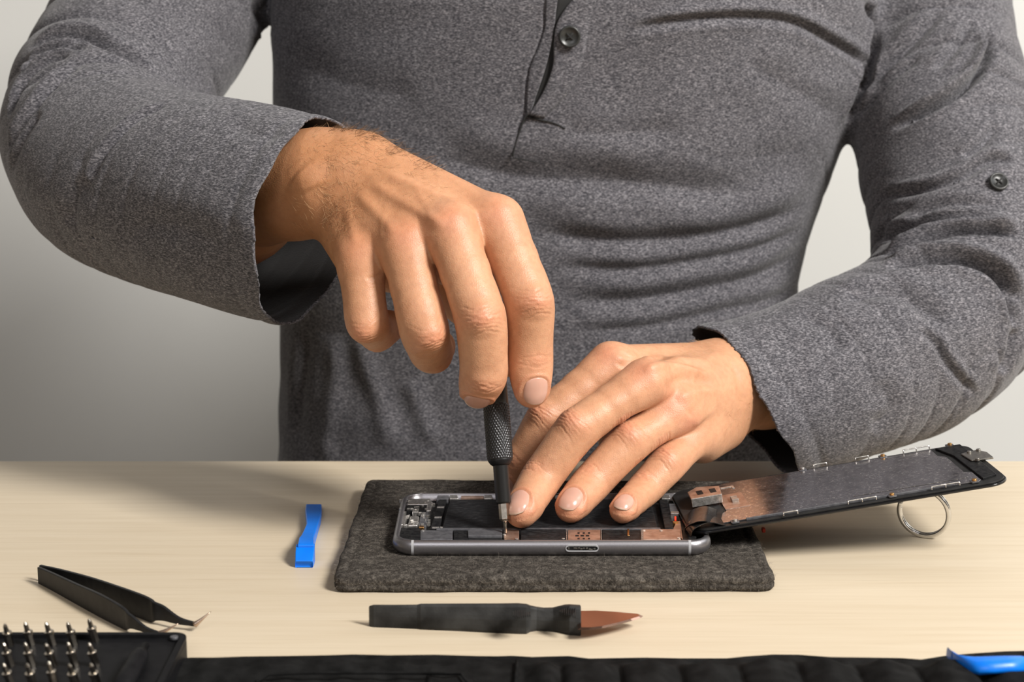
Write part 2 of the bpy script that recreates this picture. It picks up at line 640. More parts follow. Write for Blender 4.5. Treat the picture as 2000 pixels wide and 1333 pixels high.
# antenna bands wrap the near and far side
def band(xc, side):
    w = 0.0011
    yy = py0 if side == 0 else py1
    sg = -1 if side == 0 else 1
    pts = []
    for k in range(13):
        a = -math.pi / 2 + math.pi * k / 12
        ins = 0.0030 * (1 - math.cos(a)) * (1.0 if a < 0 else 0.72) - 0.00005
        pts.append((yy - sg * ins, PHZ0 + H / 2 + math.sin(a) * (H / 2 + 0.00004)))
    V, F2 = [], []
    for y, z in pts:
        V += [(xc - w / 2, y, z), (xc + w / 2, y, z)]
    for y, z in reversed(pts):
        V += [(xc - w / 2, y - sg * 0.0006, z), (xc + w / 2, y - sg * 0.0006, z)]
    n = len(V) // 2
    for i in range(n):
        j = (i + 1) % n
        F2.append((2 * i, 2 * i + 1, 2 * j + 1, 2 * j))
    mesh_obj('antenna_band', V, F2, M_band, phone)
bl, br = PZ(807, 1064, 0.011)[0], PZ(1345, 1064, 0.011)[0]
for xc in (bl, br):
    band(xc, 0)
    band(xc, 1)
# sim slot on the near side
sx = PZ(1136, 1067, 0.0105)[0]
sw = 0.0142
bm = bmesh.new()
SZ = 0.0112
pts = rrect(sx - sw / 2, sx + sw / 2, SZ - 0.00155, SZ + 0.00155, 0.00150, 6)
ylip = py0 - 0.00028
fo = [bm.verts.new((x, ylip, z)) for x, z in pts]
ii = [bm.verts.new(((x - sx) * 0.95 + sx, ylip, (z - SZ) * 0.60 + SZ)) for x, z in pts]
bk = [bm.verts.new((v.co.x, ylip + 0.0016, v.co.z)) for v in ii]
ob = [bm.verts.new((v.co.x, ylip + 0.0018, v.co.z)) for v in fo]
for i in range(len(pts)):
    j = (i + 1) % len(pts)
    bm.faces.new((fo[i], fo[j], ii[j], ii[i]))
    bm.faces.new((ii[i], ii[j], bk[j], bk[i]))
    bm.faces.new((fo[j], fo[i], ob[i], ob[j]))
sim = bm_obj('sim_slot', bm, M_band, phone)
bm = bmesh.new()
add_box(bm, (sx, ylip + 0.0005, SZ), (sw * 0.93, 0.0008, 0.0020))
bm_obj('slot_well', bm, M_pcb, sim)
bm = bmesh.new()
for q in range(9):
    add_box(bm, (sx - 0.0035 + q * 0.0011 + rng.normal(0, 0.0002), ylip + 0.00012, SZ + rng.normal(0, 0.00025)), (0.0009, 0.0004, 0.0006))
add_box(bm, (sx - 0.0058, ylip + 0.0001, SZ), (0.0008, 0.0004, 0.0009))
bm_obj('tray_contacts', bm, M_bracket, sim, bevel=0.0001)

# --- inside of the phone: positions in plan from the photograph (u px, v px at the board height)
BZ = 0.0132
def plan(u, v, z=BZ):
    return PZ(u, v, z)[:2]
def quad_block(name, uv, z0, z1, m, bev=0.0003, parent=phone):
    bm = bmesh.new()
    prism(bm, [plan(u, v, z1) for u, v in uv], z0, z1)
    return bm_obj(name, bm, m, parent, bevel=bev)
tray0 = PHZ0 + 0.0030
IN0, IN1 = px0 + 0.0035, px1 - 0.0035
# board floor (dark)
bm = bmesh.new()
prism(bm, rrect(IN0, IN1, py0 + 0.0036, py1 - 0.0036, 0.006, 8), tray0 - 0.0001, tray0 + 0.0006)
bm_obj('inner_tray', bm, M_pcb, phone)
quad_block('battery', [(863, 1033), (1286, 1032), (1270, 975), (879, 976)], tray0, 0.01335, M_batt, 0.0006)
quad_block('battery_edge_strip', [(852, 1034.5), (1290, 1034), (1290, 1031), (853, 1031.5)], tray0, 0.0134, M_grey, 0.0002)
quad_block('flex_strip', [(840, 1034), (858, 1034), (872, 976), (858, 976)], tray0, 0.0130, M_pcb, 0.0003)
for vv in (990, 1010, 1030):
    sh = (1034 - vv) * 0.25
    quad_block('flex_clip', [(842 + sh, vv + 1.5), (856 + sh, vv + 1.5), (857 + sh, vv - 1), (843 + sh, vv - 1)], tray0 + 0.002, 0.0134, M_tin, 0.0002)
# near strip, left to right
near = [('antenna_cover', 776, 822, 1031, 1053, M_pcb, 0.0130), ('grey_shield', 821, 884, 1036, 1054, M_grey, 0.0133),
        ('board_cover', 886, 914, 1036, 1054, M_pcb, 0.0129), ('speaker_cover', 914, 981, 1035, 1047, M_grey, 0.0138),
        ('board_cover', 914, 981, 1047.5, 1054, M_pcb, 0.0128),
        ('copper_shield', 984, 1014, 1035, 1055, M_shield, 0.0133), ('chip_cover', 1017, 1105, 1034, 1054, M_batt, 0.0135),
        ('copper_shield', 1109, 1173, 1035, 1055, M_shield, 0.0134), ('board_cover', 1176, 1251, 1034, 1055, M_pcb, 0.0131),
        ('copper_shield', 1256, 1330, 1034, 1054, M_shield, 0.0134), ('board_cover', 1333, 1360, 1030, 1054, M_pcb, 0.013)]
for nm, u0, u1, v0, v1, m, z in near:
    quad_block(nm, [(u0, v1), (u1, v1), (u1 - (u1 - 1077) * 0.0, v0), (u0 + 0.0, v0)], tray0, z, m, 0.0003)
for u in (1106.5, 1174.5, 1252.5, 1255):
    quad_block('shield_rail', [(u - 1, 1056), (u + 1, 1056), (u + 1, 1034), (u - 1, 1034)], tray0, 0.0137, M_tin, 0.0002)
quad_block('gold_pin', [(1225, 1046), (1229, 1046), (1229, 1033.5), (1225, 1033.5)], tray0, 0.0134, M_gold, 0.0002)
quad_block('copper_tab', [(1313, 1036), (1334, 1054), (1329, 1018), (1322, 1018)], tray0, 0.0131, M_shield, 0.0002)
# square vents on the middle shield
for r_ in range(3):
    for c_ in range(3):
        u, v = 1130 + c_ * 10.2 - (3 if r_ == 1 else 0), 1041.6 + r_ * 5.4
        w = 3.4 if r_ == 1 else 2.2
        quad_block('shield_vent', [(u - w, v + 1.5), (u + w, v + 1.5), (u + w, v - 1.5), (u - w, v - 1.5)], 0.0130, 0.01345, M_pcb, 0.00005)
def screw(u, v, r=0.00075, z=0.0137, m=M_tin, parent=phone):
    x, y = plan(u, v, z)
    bm = bmesh.new()
    add_cyl(bm, (x, y, z - 0.0008), r, 0.0016, seg=16)
    a = add_box(bm, (x, y, z), (r * 1.2, r * 0.3, 0.0001))
    return bm_obj('screw', bm, m, parent, bevel=0.00015)
for u, v in ((1009, 1053), (1100, 1052), (1258, 1036), (1291, 1036), (985, 1044), (826, 1036), (862, 1030), (1326, 1051)):
    screw(u, v)
# camera end at left: white and tin connectors
quad_block('speaker_module', [(795, 985), (838, 985), (842, 974), (800, 974)], tray0, 0.0136, M_tin, 0.0006)
quad_block('module_cover', [(793, 998), (833, 998), (840, 982), (797, 982)], tray0, 0.0131, M_pcb, 0.0004)
quad_block('tin_connector', [(780, 1026), (790, 1026), (795, 1006), (785, 1006)], tray0, 0.0136, M_tin, 0.0004)
quad_block('tin_connector', [(796, 1026), (816, 1026), (819, 1008), (801, 1008)], tray0, 0.0135, M_tin, 0.0007)
quad_block('tin_connector', [(832, 997), (842, 997), (845, 979), (835, 979)], tray0, 0.0137, M_tin, 0.0007)
quad_block('tin_connector', [(805, 1000), (817, 1000), (818, 994), (806, 994)], tray0, 0.0135, M_tin, 0.0004)
quad_block('flex_board', [(817, 1029), (832, 1029), (838, 1000), (822, 1000)], tray0, 0.0129, M_grey, 0.0003)
quad_block('gold_contact', [(818, 1031), (828, 1031), (828, 1027), (819, 1027)], tray0, 0.0134, M_gold, 0.0002)
bm = bmesh.new()
for i in range(48):
    u, v = rng.uniform(781, 838), rng.uniform(975, 1029)
    x, y = plan(u, v, 0.0134)
    s = rng.uniform(0.0004, 0.0012)
    add_box(bm, (x, y, 0.0130), (s * 1.4, s, 0.0012 + rng.uniform(0, 0.0006)), rz=rng.uniform(0, 1))
bm_obj('solder_bits', bm, M_tin, phone, bevel=0.0001)
for u, v in ((788, 1000), (846, 984), (814, 990)):
    screw(u, v, 0.0009)
# far strip
quad_block('volume_flex', [(852, 975), (876, 975), (878, 965), (856, 965)], tray0, 0.0133, M_grey, 0.0003)
for u in (886, 953, 1092, 1262, 1300):
    quad_block('side_bracket', [(u - 8, 974), (u + 9, 974), (u + 8, 967), (u - 8, 967)], tray0, 0.0137, M_tin, 0.0004)
quad_block('copper_flex', [(900, 973), (945, 973), (945, 968), (901, 968)], tray0, 0.0131, M_shield, 0.0002)
# right end: home connector area
quad_block('dark_module', [(1298, 1032), (1316, 1032), (1304, 976), (1287, 976)], tray0, 0.0136, M_pcb, 0.0005)
quad_block('tin_connector', [(1309, 1004), (1326, 1004), (1322, 984), (1306, 984)], tray0, 0.0140, M_grey, 0.0004)
quad_block('tin_connector', [(1310, 1003), (1326, 1003), (1326, 999), (1310, 999)], tray0, 0.0143, M_tin, 0.0002)
quad_block('red_sensor', [(1317, 1015), (1321, 1015), (1321, 1009), (1317, 1009)], tray0, 0.0142, M_red, 0.0002)
quad_block('gold_contact', [(1314, 1020), (1325, 1020), (1325, 1018), (1314, 1018)], tray0, 0.0140, M_gold, 0.0001)
quad_block('dark_module', [(1330, 1036), (1356, 1036), (1340, 976), (1316, 976)], tray0, 0.0128, M_pcb, 0.0005)

# ================================================================== DISPLAY ASSEMBLY
dNL, dNR = PZ(1347, 1043, 0.0152), PZ(1977, 939, 0.0370)
dFL, dFR = PZ(1330, 958, 0.0152), PZ(1916, 862, 0.0370)
ex = (dNR - dNL); LX = np.linalg.norm(ex); ex /= LX
ey = ((dFL - dNL) + (dFR - dNR)) / 2; ey -= ex * ey.dot(ex); LY = np.linalg.norm(ey); ey /= LY
ez = np.cross(ex, ey)
LY = 0.0668
DM = Matrix(((ex[0], ey[0], ez[0], dNL[0]), (ex[1], ey[1], ez[1], dNL[1]), (ex[2], ey[2], ez[2], dNL[2]), (0, 0, 0, 1)))
disp = thing('phone_display', 'detached phone display lying face down with scratched metal back, propped on a steel ring', 'phone display',
             tuple(dNL))
def duv(u, v):     # a pixel on the display plane to its own x, y
    d = ray(u, v)
    t = (dNL - CAMP).dot(ez) / d.dot(ez)
    p = CAMP + t * d - dNL
    return p.dot(ex), p.dot(ey)
def dblock(name, pts, z0, z1, m, bev=0.0002, parent=disp):
    bm = bmesh.new()
    prism(bm, pts, z0, z1, DM)
    return bm_obj(name, bm, m, parent, bevel=bev)
dblock('front_glass', rrect(0.0, LX, 0, LY, 0.0095, 8), -0.0016, -0.0004, M_glassblk, 0.0004)
dblock('plastic_frame', rrect(0.0008, LX - 0.0008, 0.0008, LY - 0.0008, 0.009, 8), -0.0004, 0.0004, M_black, 0.0002)
# back plate with notched left end
a = duv(1420, 1037); b = duv(1912, 942); c = duv(1866, 866); d_ = duv(1408, 960)
y0_, y1_ = 0.0045, LY - 0.0035
xl = a[0]; xr = duv(1915, 940)[0]; xr2 = duv(1878, 880)[0]
xnotch = duv(1432, 1000)[0]
plate_pts = [(xl, y0_), (xr - 0.001, y0_), (xr, y0_ + 0.001), (xr, y0_ + 0.014), (xr - 0.003, y0_ + 0.016), (xr - 0.003, y1_ - 0.016), (xr - 0.006, y1_ - 0.012), (xr - 0.006, y1_),
             (xl + 0.010, y1_), (xl - 0.006, y1_ - 0.010), (xl - 0.006, y1_ - 0.019), (xl + 0.004, y1_ - 0.021), (xl + 0.004, y0_ + 0.016), (xl, y0_ + 0.012)]
plate = dblock('back_plate', plate_pts, 0.0004, 0.00095, M_plate, 0.0002)
dblock('side_rail', [(xl + 0.01, y0_ - 0.0006), (xr - 0.012, y0_ - 0.0006), (xr - 0.012, y0_ + 0.0006), (xl + 0.01, y0_ + 0.0006)], 0.0003, 0.0014, M_grey, 0.0002)
dblock('plate_rail', [(xr - 0.055, y0_ + 0.0065), (xr - 0.004, y0_ + 0.0065), (xr - 0.004, y0_ + 0.0075), (xr - 0.055, y0_ + 0.0075)], 0.0008, 0.0012, M_plate, 0.0002)
dblock('copper_pad', [(xl + 0.004, y0_ + 0.018), (xl + 0.015, y0_ + 0.018), (xl + 0.015, y0_ + 0.040), (xl + 0.004, y0_ + 0.040)], 0.0009, 0.00115, M_shield, 0.0001)
def dclip(u, v, n=1, up=0.0024, w=0.0062):
    """wire bracket standing at the plate's edge"""
    x, y = duv(u, v)
    y = min(y, LY - 0.0022)
    parts = []
    for k in range(n):
        xc = x + (k - (n - 1) / 2) * w
        pts = [(xc - w / 2, y, 0.0009), (xc - w / 2, y, up), (xc + w / 2, y, up), (xc + w / 2, y, 0.0009)]
        P = np.array([np.array(DM @ Vector(p)) for p in pts])
        Q = []
        for i in range(3):
            Q += [P[i] * (1 - t) + P[i + 1] * t for t in (0, 0.12, 0.5, 0.88)]
        Q.append(P[3])
        parts.append(tube_mesh(np.array(Q), 0.00028, seg=6))
    v_, f_ = join_lists(parts)
    mesh_obj('edge_clip', v_, f_, M_tin, disp)
for u, v, n in ((1600, 913, 1), (1681, 899, 1), (1788, 883, 2), (1545, 1010, 1), (1685, 985, 2), (1848, 957, 2)):
    dclip(u, v, n)
def dscrew(u, v):
    x, y = duv(u, v)
    y = min(y, LY - 0.0028)
    bm = bmesh.new()
    prism(bm, rrect(x - 0.0018, x + 0.0018, y - 0.0016, y + 0.0022, 0.0006, 3), 0.0006, 0.0013, DM)
    t = bm_obj('screw_tab', bm, M_grey, disp, bevel=0.0001)
    bm = bmesh.new()
    add_cyl(bm, (x, y, 0.0016), 0.0010, 0.0012, seg=16, mat4=DM)
    s = bm_obj('screw', bm, M_gold if u > 1600 else M_tin, t, bevel=0.0002)
for u, v in ((1561, 914), (1718, 890), (1847, 868), (1743, 973), (1904, 945), (1436, 1024)):
    dscrew(u, v)
# home button / earpiece end: dark frame parts and tin bracket
dblock('end_cover', [(xr + 0.001, 0.006), (LX - 0.004, 0.009), (LX - 0.004, LY - 0.012), (xr + 0.008, LY - 0.004), (xr - 0.004, LY - 0.004), (xr, LY - 0.02)], 0.0003, 0.0014, M_pcb, 0.0003)
x1_, y1b = duv(1906, 898)
dblock('tin_bracket', [(x1_ - 0.004, y1b - 0.007), (x1_ + 0.006, y1b - 0.008), (x1_ + 0.006, y1b + 0.002), (x1_ + 0.003, y1b + 0.008), (x1_ - 0.005, y1b + 0.006)], 0.0013, 0.0022, M_bracket, 0.0004)
for du, dv in ((-12, -4), (6, -8), (4, 10)):
    x, y = duv(1906 + du, 898 + dv)
    bm = bmesh.new()
    add_cyl(bm, (x, y, 0.0024), 0.0010, 0.0014, seg=16, mat4=DM)
    bm_obj('screw', bm, M_bracket, disp, bevel=0.0002)
# connector shield and flex cables at the hinge end
cx_, cy_ = duv(1383, 985)
br_ = dblock('connector_shield', [(cx_ - 0.008, cy_ - 0.006), (cx_ + 0.006, cy_ - 0.006), (cx_ + 0.007, cy_ + 0.007), (cx_ - 0.003, cy_ + 0.011), (cx_ - 0.008, cy_ + 0.005)], 0.0046, 0.0056, M_shield, 0.0003)
dblock('shield_side', [(cx_ - 0.008, cy_ - 0.0068), (cx_ + 0.006, cy_ - 0.0068), (cx_ + 0.006, cy_ - 0.006), (cx_ - 0.008, cy_ - 0.006)], 0.0016, 0.0056, M_tin, 0.0002, br_)
for kx in (-0.003, 0.003):
    dblock('shield_window', [(cx_ + kx - 0.0014, cy_ - 0.002), (cx_ + kx + 0.0014, cy_ - 0.002), (cx_ + kx + 0.0014, cy_ + 0.004), (cx_ + kx - 0.0014, cy_ + 0.004)], 0.0052, 0.00575, M_pcb, 0.0001, br_)
dblock('hook_tab', [(cx_ + 0.007, cy_ + 0.003), (cx_ + 0.012, cy_ + 0.003), (cx_ + 0.012, cy_ + 0.0005), (cx_ + 0.0130, cy_ + 0.0005), (cx_ + 0.0130, cy_ + 0.0045), (cx_ + 0.007, cy_ + 0.0045)], 0.0048, 0.0054, M_tin, 0.0001, br_)
dblock('tin_connector', [(cx_ + 0.010, cy_ - 0.008), (cx_ + 0.013, cy_ - 0.008), (cx_ + 0.013, cy_ - 0.002), (cx_ + 0.010, cy_ - 0.002)], 0.0010, 0.0026, M_tin, 0.0002)
dblock('flex_board', [(0.012, 0.006), (xl - 0.001, 0.006), (xl + 0.003, 0.022), (xl + 0.003, 0.042), (0.014, 0.046)], 0.0004, 0.0010, M_pcb, 0.0002)
def ribbon(name, path, wdir, w, th, m, parent):
    P = spline(path, 28)
    V, F2 = [], []
    wd = np.array(wdir) / np.linalg.norm(wdir)
    for i in range(len(P)):
        d = P[min(i + 1, len(P) - 1)] - P[max(i - 1, 0)]
        nn_ = np.cross(d, wd); nn_ /= np.linalg.norm(nn_)
        for sw_, st in ((-1, -1), (1, -1), (1, 1), (-1, 1)):
            V.append(P[i] + wd * w / 2 * sw_ + nn_ * th / 2 * st)
    for i in range(len(P) - 1):
        for k in range(4):
            l = (k + 1) % 4
            F2.append((i * 4 + k, i * 4 + l, (i + 1) * 4 + l, (i + 1) * 4 + k))
    F2 += [(3, 2, 1, 0), tuple(4 * (len(P) - 1) + k for k in range(4))]
    return mesh_obj(name, V, F2, m, parent, smooth=False)
M_flex = noisy('black_flex_film', (0.008, 0.008, 0.008), (0.02, 0.02, 0.02), 300, 0.25, bmp=0.3, bscale=700)
q0 = PZ(1340, 1020, 0.0135); q1 = PZ(1352, 1010, 0.0190); q2 = PZ(1375, 1004, 0.0215); q3 = PZ(1398, 1010, 0.0185)
ribbon('flex_cable', [q0, q1, q2, q3], (0.15, 1, 0), 0.022, 0.0003, M_flex, disp)
q0 = PZ(1345, 1042, 0.0140); q1 = PZ(1352, 1026, 0.0185); q2 = PZ(1380, 1014, 0.0200); q3 = PZ(1412, 1020, 0.0180)
ribbon('flex_cable', [q0, q1, q2, q3], (-0.1, 1, 0), 0.011, 0.0003, M_flex, disp)
dblock('cable_clip', [(0.002, 0.004), (0.006, 0.004), (0.006, 0.012), (0.002, 0.012)], 0.0010, 0.0022, M_shield, 0.0003)

# ================================================================== SPLIT RING
rb = PZ(1806, 1058, 0.0)
ry_ = rb[1] + 0.004
sc_ = FPX / (PY(1806, 1010, ry_) - CAMP).dot(cF)
R_ring = 0.0113
ringt = thing('split_ring', 'shiny steel key ring standing upright under the phone display', 'key ring', (rb[0], ry_, 0))
Rm = Matrix.Translation((rb[0], ry_, R_ring + 0.0011)) @ Matrix.Rotation(math.radians(-28), 4, 'Z') @ Matrix.Rotation(math.radians(8), 4, 'X')
def coil(off, a0, a1, r=R_ring, twist=0.0):
    pts, n = [], 72
    V, F2 = [], []
    for i in range(n + 1):
        a = math.radians(a0 + (a1 - a0) * i / n)
        o_ = off + twist * (i / n)
        prof_ = [(-0.0010, -0.0005), (0, -0.0007), (0.0010, -0.0005), (0.0010, 0.0005), (0, 0.0007), (-0.0010, 0.0005)]
        for pr, po in prof_:
            V.append(Rm @ Vector(((r + pr) * math.cos(a), o_ + po, (r + pr) * math.sin(a))))
    for i in range(n):
        for k in range(6):
            l = (k + 1) % 6
            F2.append((i * 6 + k, i * 6 + l, (i + 1) * 6 + l, (i + 1) * 6 + k))
    F2 += [tuple(range(6))[::-1], tuple(n * 6 + k for k in range(6))]
    return [tuple(v) for v in V], F2
v1, f1 = coil(-0.0007, 160, 160 + 358)
v2, f2 = coil(0.0007, 175, 175 + 350)
o = mesh_obj('front_coil', v1, f1, M_chrome, ringt)
o.modifiers.new('b', 'BEVEL').width = 0.0002
o = mesh_obj('rear_coil', v2, f2, M_chrome, ringt)
o.modifiers.new('b', 'BEVEL').width = 0.0002

# ================================================================== BLUE OPENING TOOL
def loft_rect(path, name, m, parent, bev=0.0004, n=6):
    """path: rows of (centre x, y, half width, z bottom, z top)"""
    V, F2 = [], []
    for cx, cy, hw, z0, z1 in path:
        V += [(cx - hw, cy, z0), (cx + hw, cy, z0), (cx + hw, cy, z1), (cx - hw, cy, z1)]
    for i in range(len(path) - 1):
        for k in range(4):
            l = (k + 1) % 4
            F2.append((i * 4 + k, i * 4 + l, (i + 1) * 4 + l, (i + 1) * 4 + k))
    F2 += [(3, 2, 1, 0), tuple(4 * (len(path) - 1) + k for k in range(4))]
    bm = bmesh.new()
    vs = [bm.verts.new(v) for v in V]
    for f in F2:
        bm.faces.new([vs[i] for i in f])
    return bm_obj(name, bm, m, parent, bevel=bev, segs=3)
bt = thing('opening_tool', 'narrow blue plastic pry tool lying beside the left edge of the felt sleeve', 'pry tool', (PZ(600, 1045, 0)[0], PZ(600, 1045, 0)[1], 0))
rows = []
for (u0, u1, v, zt, zb) in ((576, 610, 1103, 0.0012, 0.0), (576.5, 611, 1097, 0.0030, 0.0), (577, 613, 1078, 0.0062, 0.0), (578, 614.5, 1065, 0.0078, 0.0), (579, 615, 1062.5, 0.0078, 0.0004)):
    p, q = PZ(u0, v, zt), PZ(u1, v, zt)
    rows.append(((p[0] + q[0]) / 2, p[1], (q[0] - p[0]) / 2, zb, zt))
loft_rect(rows, 'wedge_end', M_blue, bt, 0.0004)
rows = []
for (u0, u1, v, zt, zb) in ((581, 613, 1065, 0.0084, 0.0062), (582, 612.5, 1060, 0.0088, 0.0058), (584, 612.5, 1050, 0.0082, 0.0040), (588, 614, 1046, 0.0066, 0.0012), (594, 618, 1034, 0.0052, 0.0004), (598.5, 621.5, 1023, 0.0046, 0.0002),
                            (597.5, 626, 1010, 0.0042, 0.0002), (596, 628.5, 996, 0.0032, 0.0002), (597.5, 628, 985, 0.0016, 0.0002)):
    p, q = PZ(u0, v, zt), PZ(u1, v, zt)
    rows.append(((p[0] + q[0]) / 2, p[1], (q[0] - p[0]) / 2, zb, zt))
loft_rect(rows, 'handle', M_blue, bt, 0.0005)

# ================================================================== KNIFE
kz = 0.006
kn = thing('craft_knife', 'black handled craft knife with a pointed blade tinted by a painted warm reflection lying in front of the felt sleeve', 'knife', (PZ(930, 1215, 0)[0], PZ(930, 1215, 0)[1], 0))
# rows: u, v of top-far edge, v of front-bottom edge, height
krows = [(720.5, 1187, 1221, .0072), (722, 1184, 1225, .0086), (730, 1181.5, 1226.5, .0092), (770, 1181.5, 1228, .0093), (815, 1180.5, 1230.5, .0094), (822, 1178.5, 1231.5, .0100), (900, 1178, 1235, .0106),
         (970, 1177.5, 1239, .0112), (1012, 1177, 1240.5, .0116), (1028, 1178.5, 1240.5, .0114), (1036, 1182, 1236, .0102), (1048, 1184.5, 1234, .0092), (1062, 1186, 1235, .0088), (1080, 1185.5, 1236, .0090),
         (1092, 1182.5, 1238, .0100), (1104, 1179.5, 1241, .0110), (1112, 1179, 1243, .0114), (1133, 1180, 1244.5, .0112), (1134.5, 1183, 1242, .0106)]
V, F2 = [], []
NK = 12
for u, v0, v1, hgt in krows:
    pf = PZ(u, v1, 0.0)        # bottom front
    pb = PZ(u, v0, hgt)        # top back
    x = (pf[0] + pb[0]) / 2
    yf, yb = pf[1], pb[1]
    c = 0.26
    # section: bottom front, front, chamfer, top front, top back, chamfer, back, bottom back
    w = yb - yf
    sec = [(yf + w * .14, 0.0), (yf + w * .02, hgt * .12), (yf, hgt * .30), (yf + w * .02, hgt * .52), (yf + w * .10, hgt * .66), (yf + w * .30, hgt * .93), (yf + w * .42, hgt), (yf + w * .80, hgt),
           (yf + w * .95, hgt * .9), (yb + w * .03, hgt * .6), (yb + w * .02, hgt * .25), (yb - w * .1, 0.0)]
    V += [(x, y, z) for y, z in sec]
for i in range(len(krows) - 1):
    for k in range(NK):
        l = (k + 1) % NK
        F2.append((i * NK + k, i * NK + l, (i + 1) * NK + l, (i + 1) * NK + k))
F2 += [tuple(range(NK)), tuple((len(krows) - 1) * NK + k for k in range(NK))[::-1]]
o = mesh_obj('handle', V, F2, M_rubber, kn, smooth=False)
m_ = o.modifiers.new('bevel', 'BEVEL'); m_.width = 0.0004; m_.segments = 2; m_.limit_method = 'ANGLE'; m_.angle_limit = math.radians(25)
# grip insets (cross-hatched triangles)
def kinset(uv, z):
    bm = bmesh.new()
    pts = [PZ(u, v, z)[:2] for u, v in uv]
    prism(bm, pts, z - 0.0010, z + 0.0001)
    bm_obj('grip_inset', bm, M_black, kn, bevel=0.0002)
for q in range(9):
    t = q / 8
    u0 = 1002 + 4 * q
    kinset([(u0, 1205 - 6 * abs(t - .4)), (u0 + 1.8, 1205 - 6 * abs(t - .4)), (u0 + 1.8, 1192 + 6 * abs(t - .4)), (u0, 1192 + 6 * abs(t - .4))], 0.0114)
for q in range(8):
    t = q / 7
    u0 = 1093 + 4.2 * q
    hh = 2 + 9.5 * t
    kinset([(u0, 1194 + hh * .9), (u0 + 1.8, 1194 + hh * .9), (u0 + 1.8, 1194 - hh), (u0, 1194 - hh)], 0.0108)
bz = 0.0050
blade = [(1128, 1195), (1160, 1194.5), (1200, 1197), (1235, 1200), (1250, 1201.5), (1256, 1204), (1252, 1207.5), (1235, 1213), (1205, 1221), (1175, 1228), (1150, 1231), (1128, 1231)]
P = [PZ(u, v, bz) for u, v in blade]
V, F2 = [], []
n = len(P)
cen = np.mean(P, 0)
for p in P:
    V.append((p[0], p[1], bz))
for p in P:
    q = p + (cen - p) * 0.10
    V.append((q[0], q[1], bz + 0.0006))
for p in P:
    q = p + (cen - p) * 0.10
    V.append((q[0], q[1], bz - 0.0004))
for i in range(n):
    j = (i + 1) % n
    F2 += [(i, j, n + j, n + i), (j, i, 2 * n + i, 2 * n + j)]
F2 += [tuple(n + i for i in range(n)), tuple(2 * n + i for i in range(n))[::-1]]
mesh_obj('blade', V, F2, M_blade, kn, smooth=False)

# ================================================================== TWEEZERS
tz = thing('tweezers', 'black bent-tip tweezers lying on edge behind the bit case', 'tweezers', tuple(PZ(75, 1135, 0)))
def tweezer_arm(bot, tops, name, tip):
    """bot: plan points (u, v) on the table; tops: heights"""
    Pp = []
    for (u, v), (zb, zt) in zip(bot, tops):
        p = PZ(u, v, zb)
        Pp.append((p[0], p[1], zb, zt))
    Pp = spline(np.array(Pp), 40)
    V, F2 = [], []
    th = 0.0007
    for i, (x, y, zb, zt) in enumerate(Pp):
        a, b = Pp[max(i - 1, 0)], Pp[min(i + 1, len(Pp) - 1)]
        d = np.array([b[0] - a[0], b[1] - a[1]]); d /= np.linalg.norm(d)
        n_ = np.array([-d[1], d[0]])
        for s, z in ((-1, zb), (1, zb), (1, zt), (-1, zt)):
            V.append((x + s * n_[0] * th, y + s * n_[1] * th, z))
    for i in range(len(Pp) - 1):
        for k in range(4):
            l = (k + 1) % 4
            F2.append((i * 4 + k, i * 4 + l, (i + 1) * 4 + l, (i + 1) * 4 + k))
    F2 += [(3, 2, 1, 0), tuple(4 * (len(Pp) - 1) + k for k in range(4))]
    arm = mesh_obj(name, V, F2, M_blackmetal, tz, smooth=False)
    m_ = arm.modifiers.new('bevel', 'BEVEL'); m_.width = 0.0003; m_.segments = 2; m_.limit_method = 'ANGLE'; m_.angle_limit = math.radians(40)
    tp, tr = tip
    v_, f_ = tube_mesh(spline(tp, 10), np.linspace(tr, 0.00012, 10), seg=8)
    mesh_obj('bent_tip', v_, f_, M_shieldtip, arm)
M_shieldtip = mat('bronze_tip', (0.50, 0.38, 0.30), 0.32, 1.0)
# near arm
tweezer_arm([(77, 1140), (100, 1152), (150, 1180), (195, 1205), (232, 1224), (247, 1231), (252, 1229), (262, 1229), (285, 1236), (312, 1243)],
            [(0, .0073), (0, .0078), (0, .0088), (0, .0098), (0, .0094), (0.0002, .0086), (.0014, .0080), (.0022, .0072), (.0022, .0046), (.0018, .0034)],
            'front_arm', (np.array([PZ(308, 1240, .0022), PZ(325, 1232, .0040), PZ(348, 1219, .0066)]), 0.0013))
tweezer_arm([(80, 1136), (120, 1147), (180, 1168), (240, 1194), (280, 1210), (297, 1216), (303, 1213), (320, 1213), (350, 1220), (383, 1224)],
            [(0, .0073), (0, .0078), (0, .0088), (0, .0100), (0, .0102), (0.0002, .0098), (.0016, .0094), (.0022, .0084), (.0022, .0052), (.0020, .0036)],
            'rear_arm', (np.array([PZ(380, 1221, .0028), PZ(392, 1212, .0046), PZ(412, 1195, .0074)]), 0.0013))

# ================================================================== BIT CASE
CZ = 0.0095
xR = PZ(366, 1243, CZ)[0]
yF = PZ(200, 1238, CZ)[1]
case = thing('bit_case', 'black screwdriver bit case with clear rim in the near left corner of the table', 'bit case', (xR - 0.06, yF - 0.05, 0))
bm = bmesh.new()
prism(bm, rrect(xR - 0.14, xR, yF - 0.115, yF, 0.005, 6), 0.0, CZ - 0.001)
bm_obj('case_body', bm, M_case, case, bevel=0.0006)
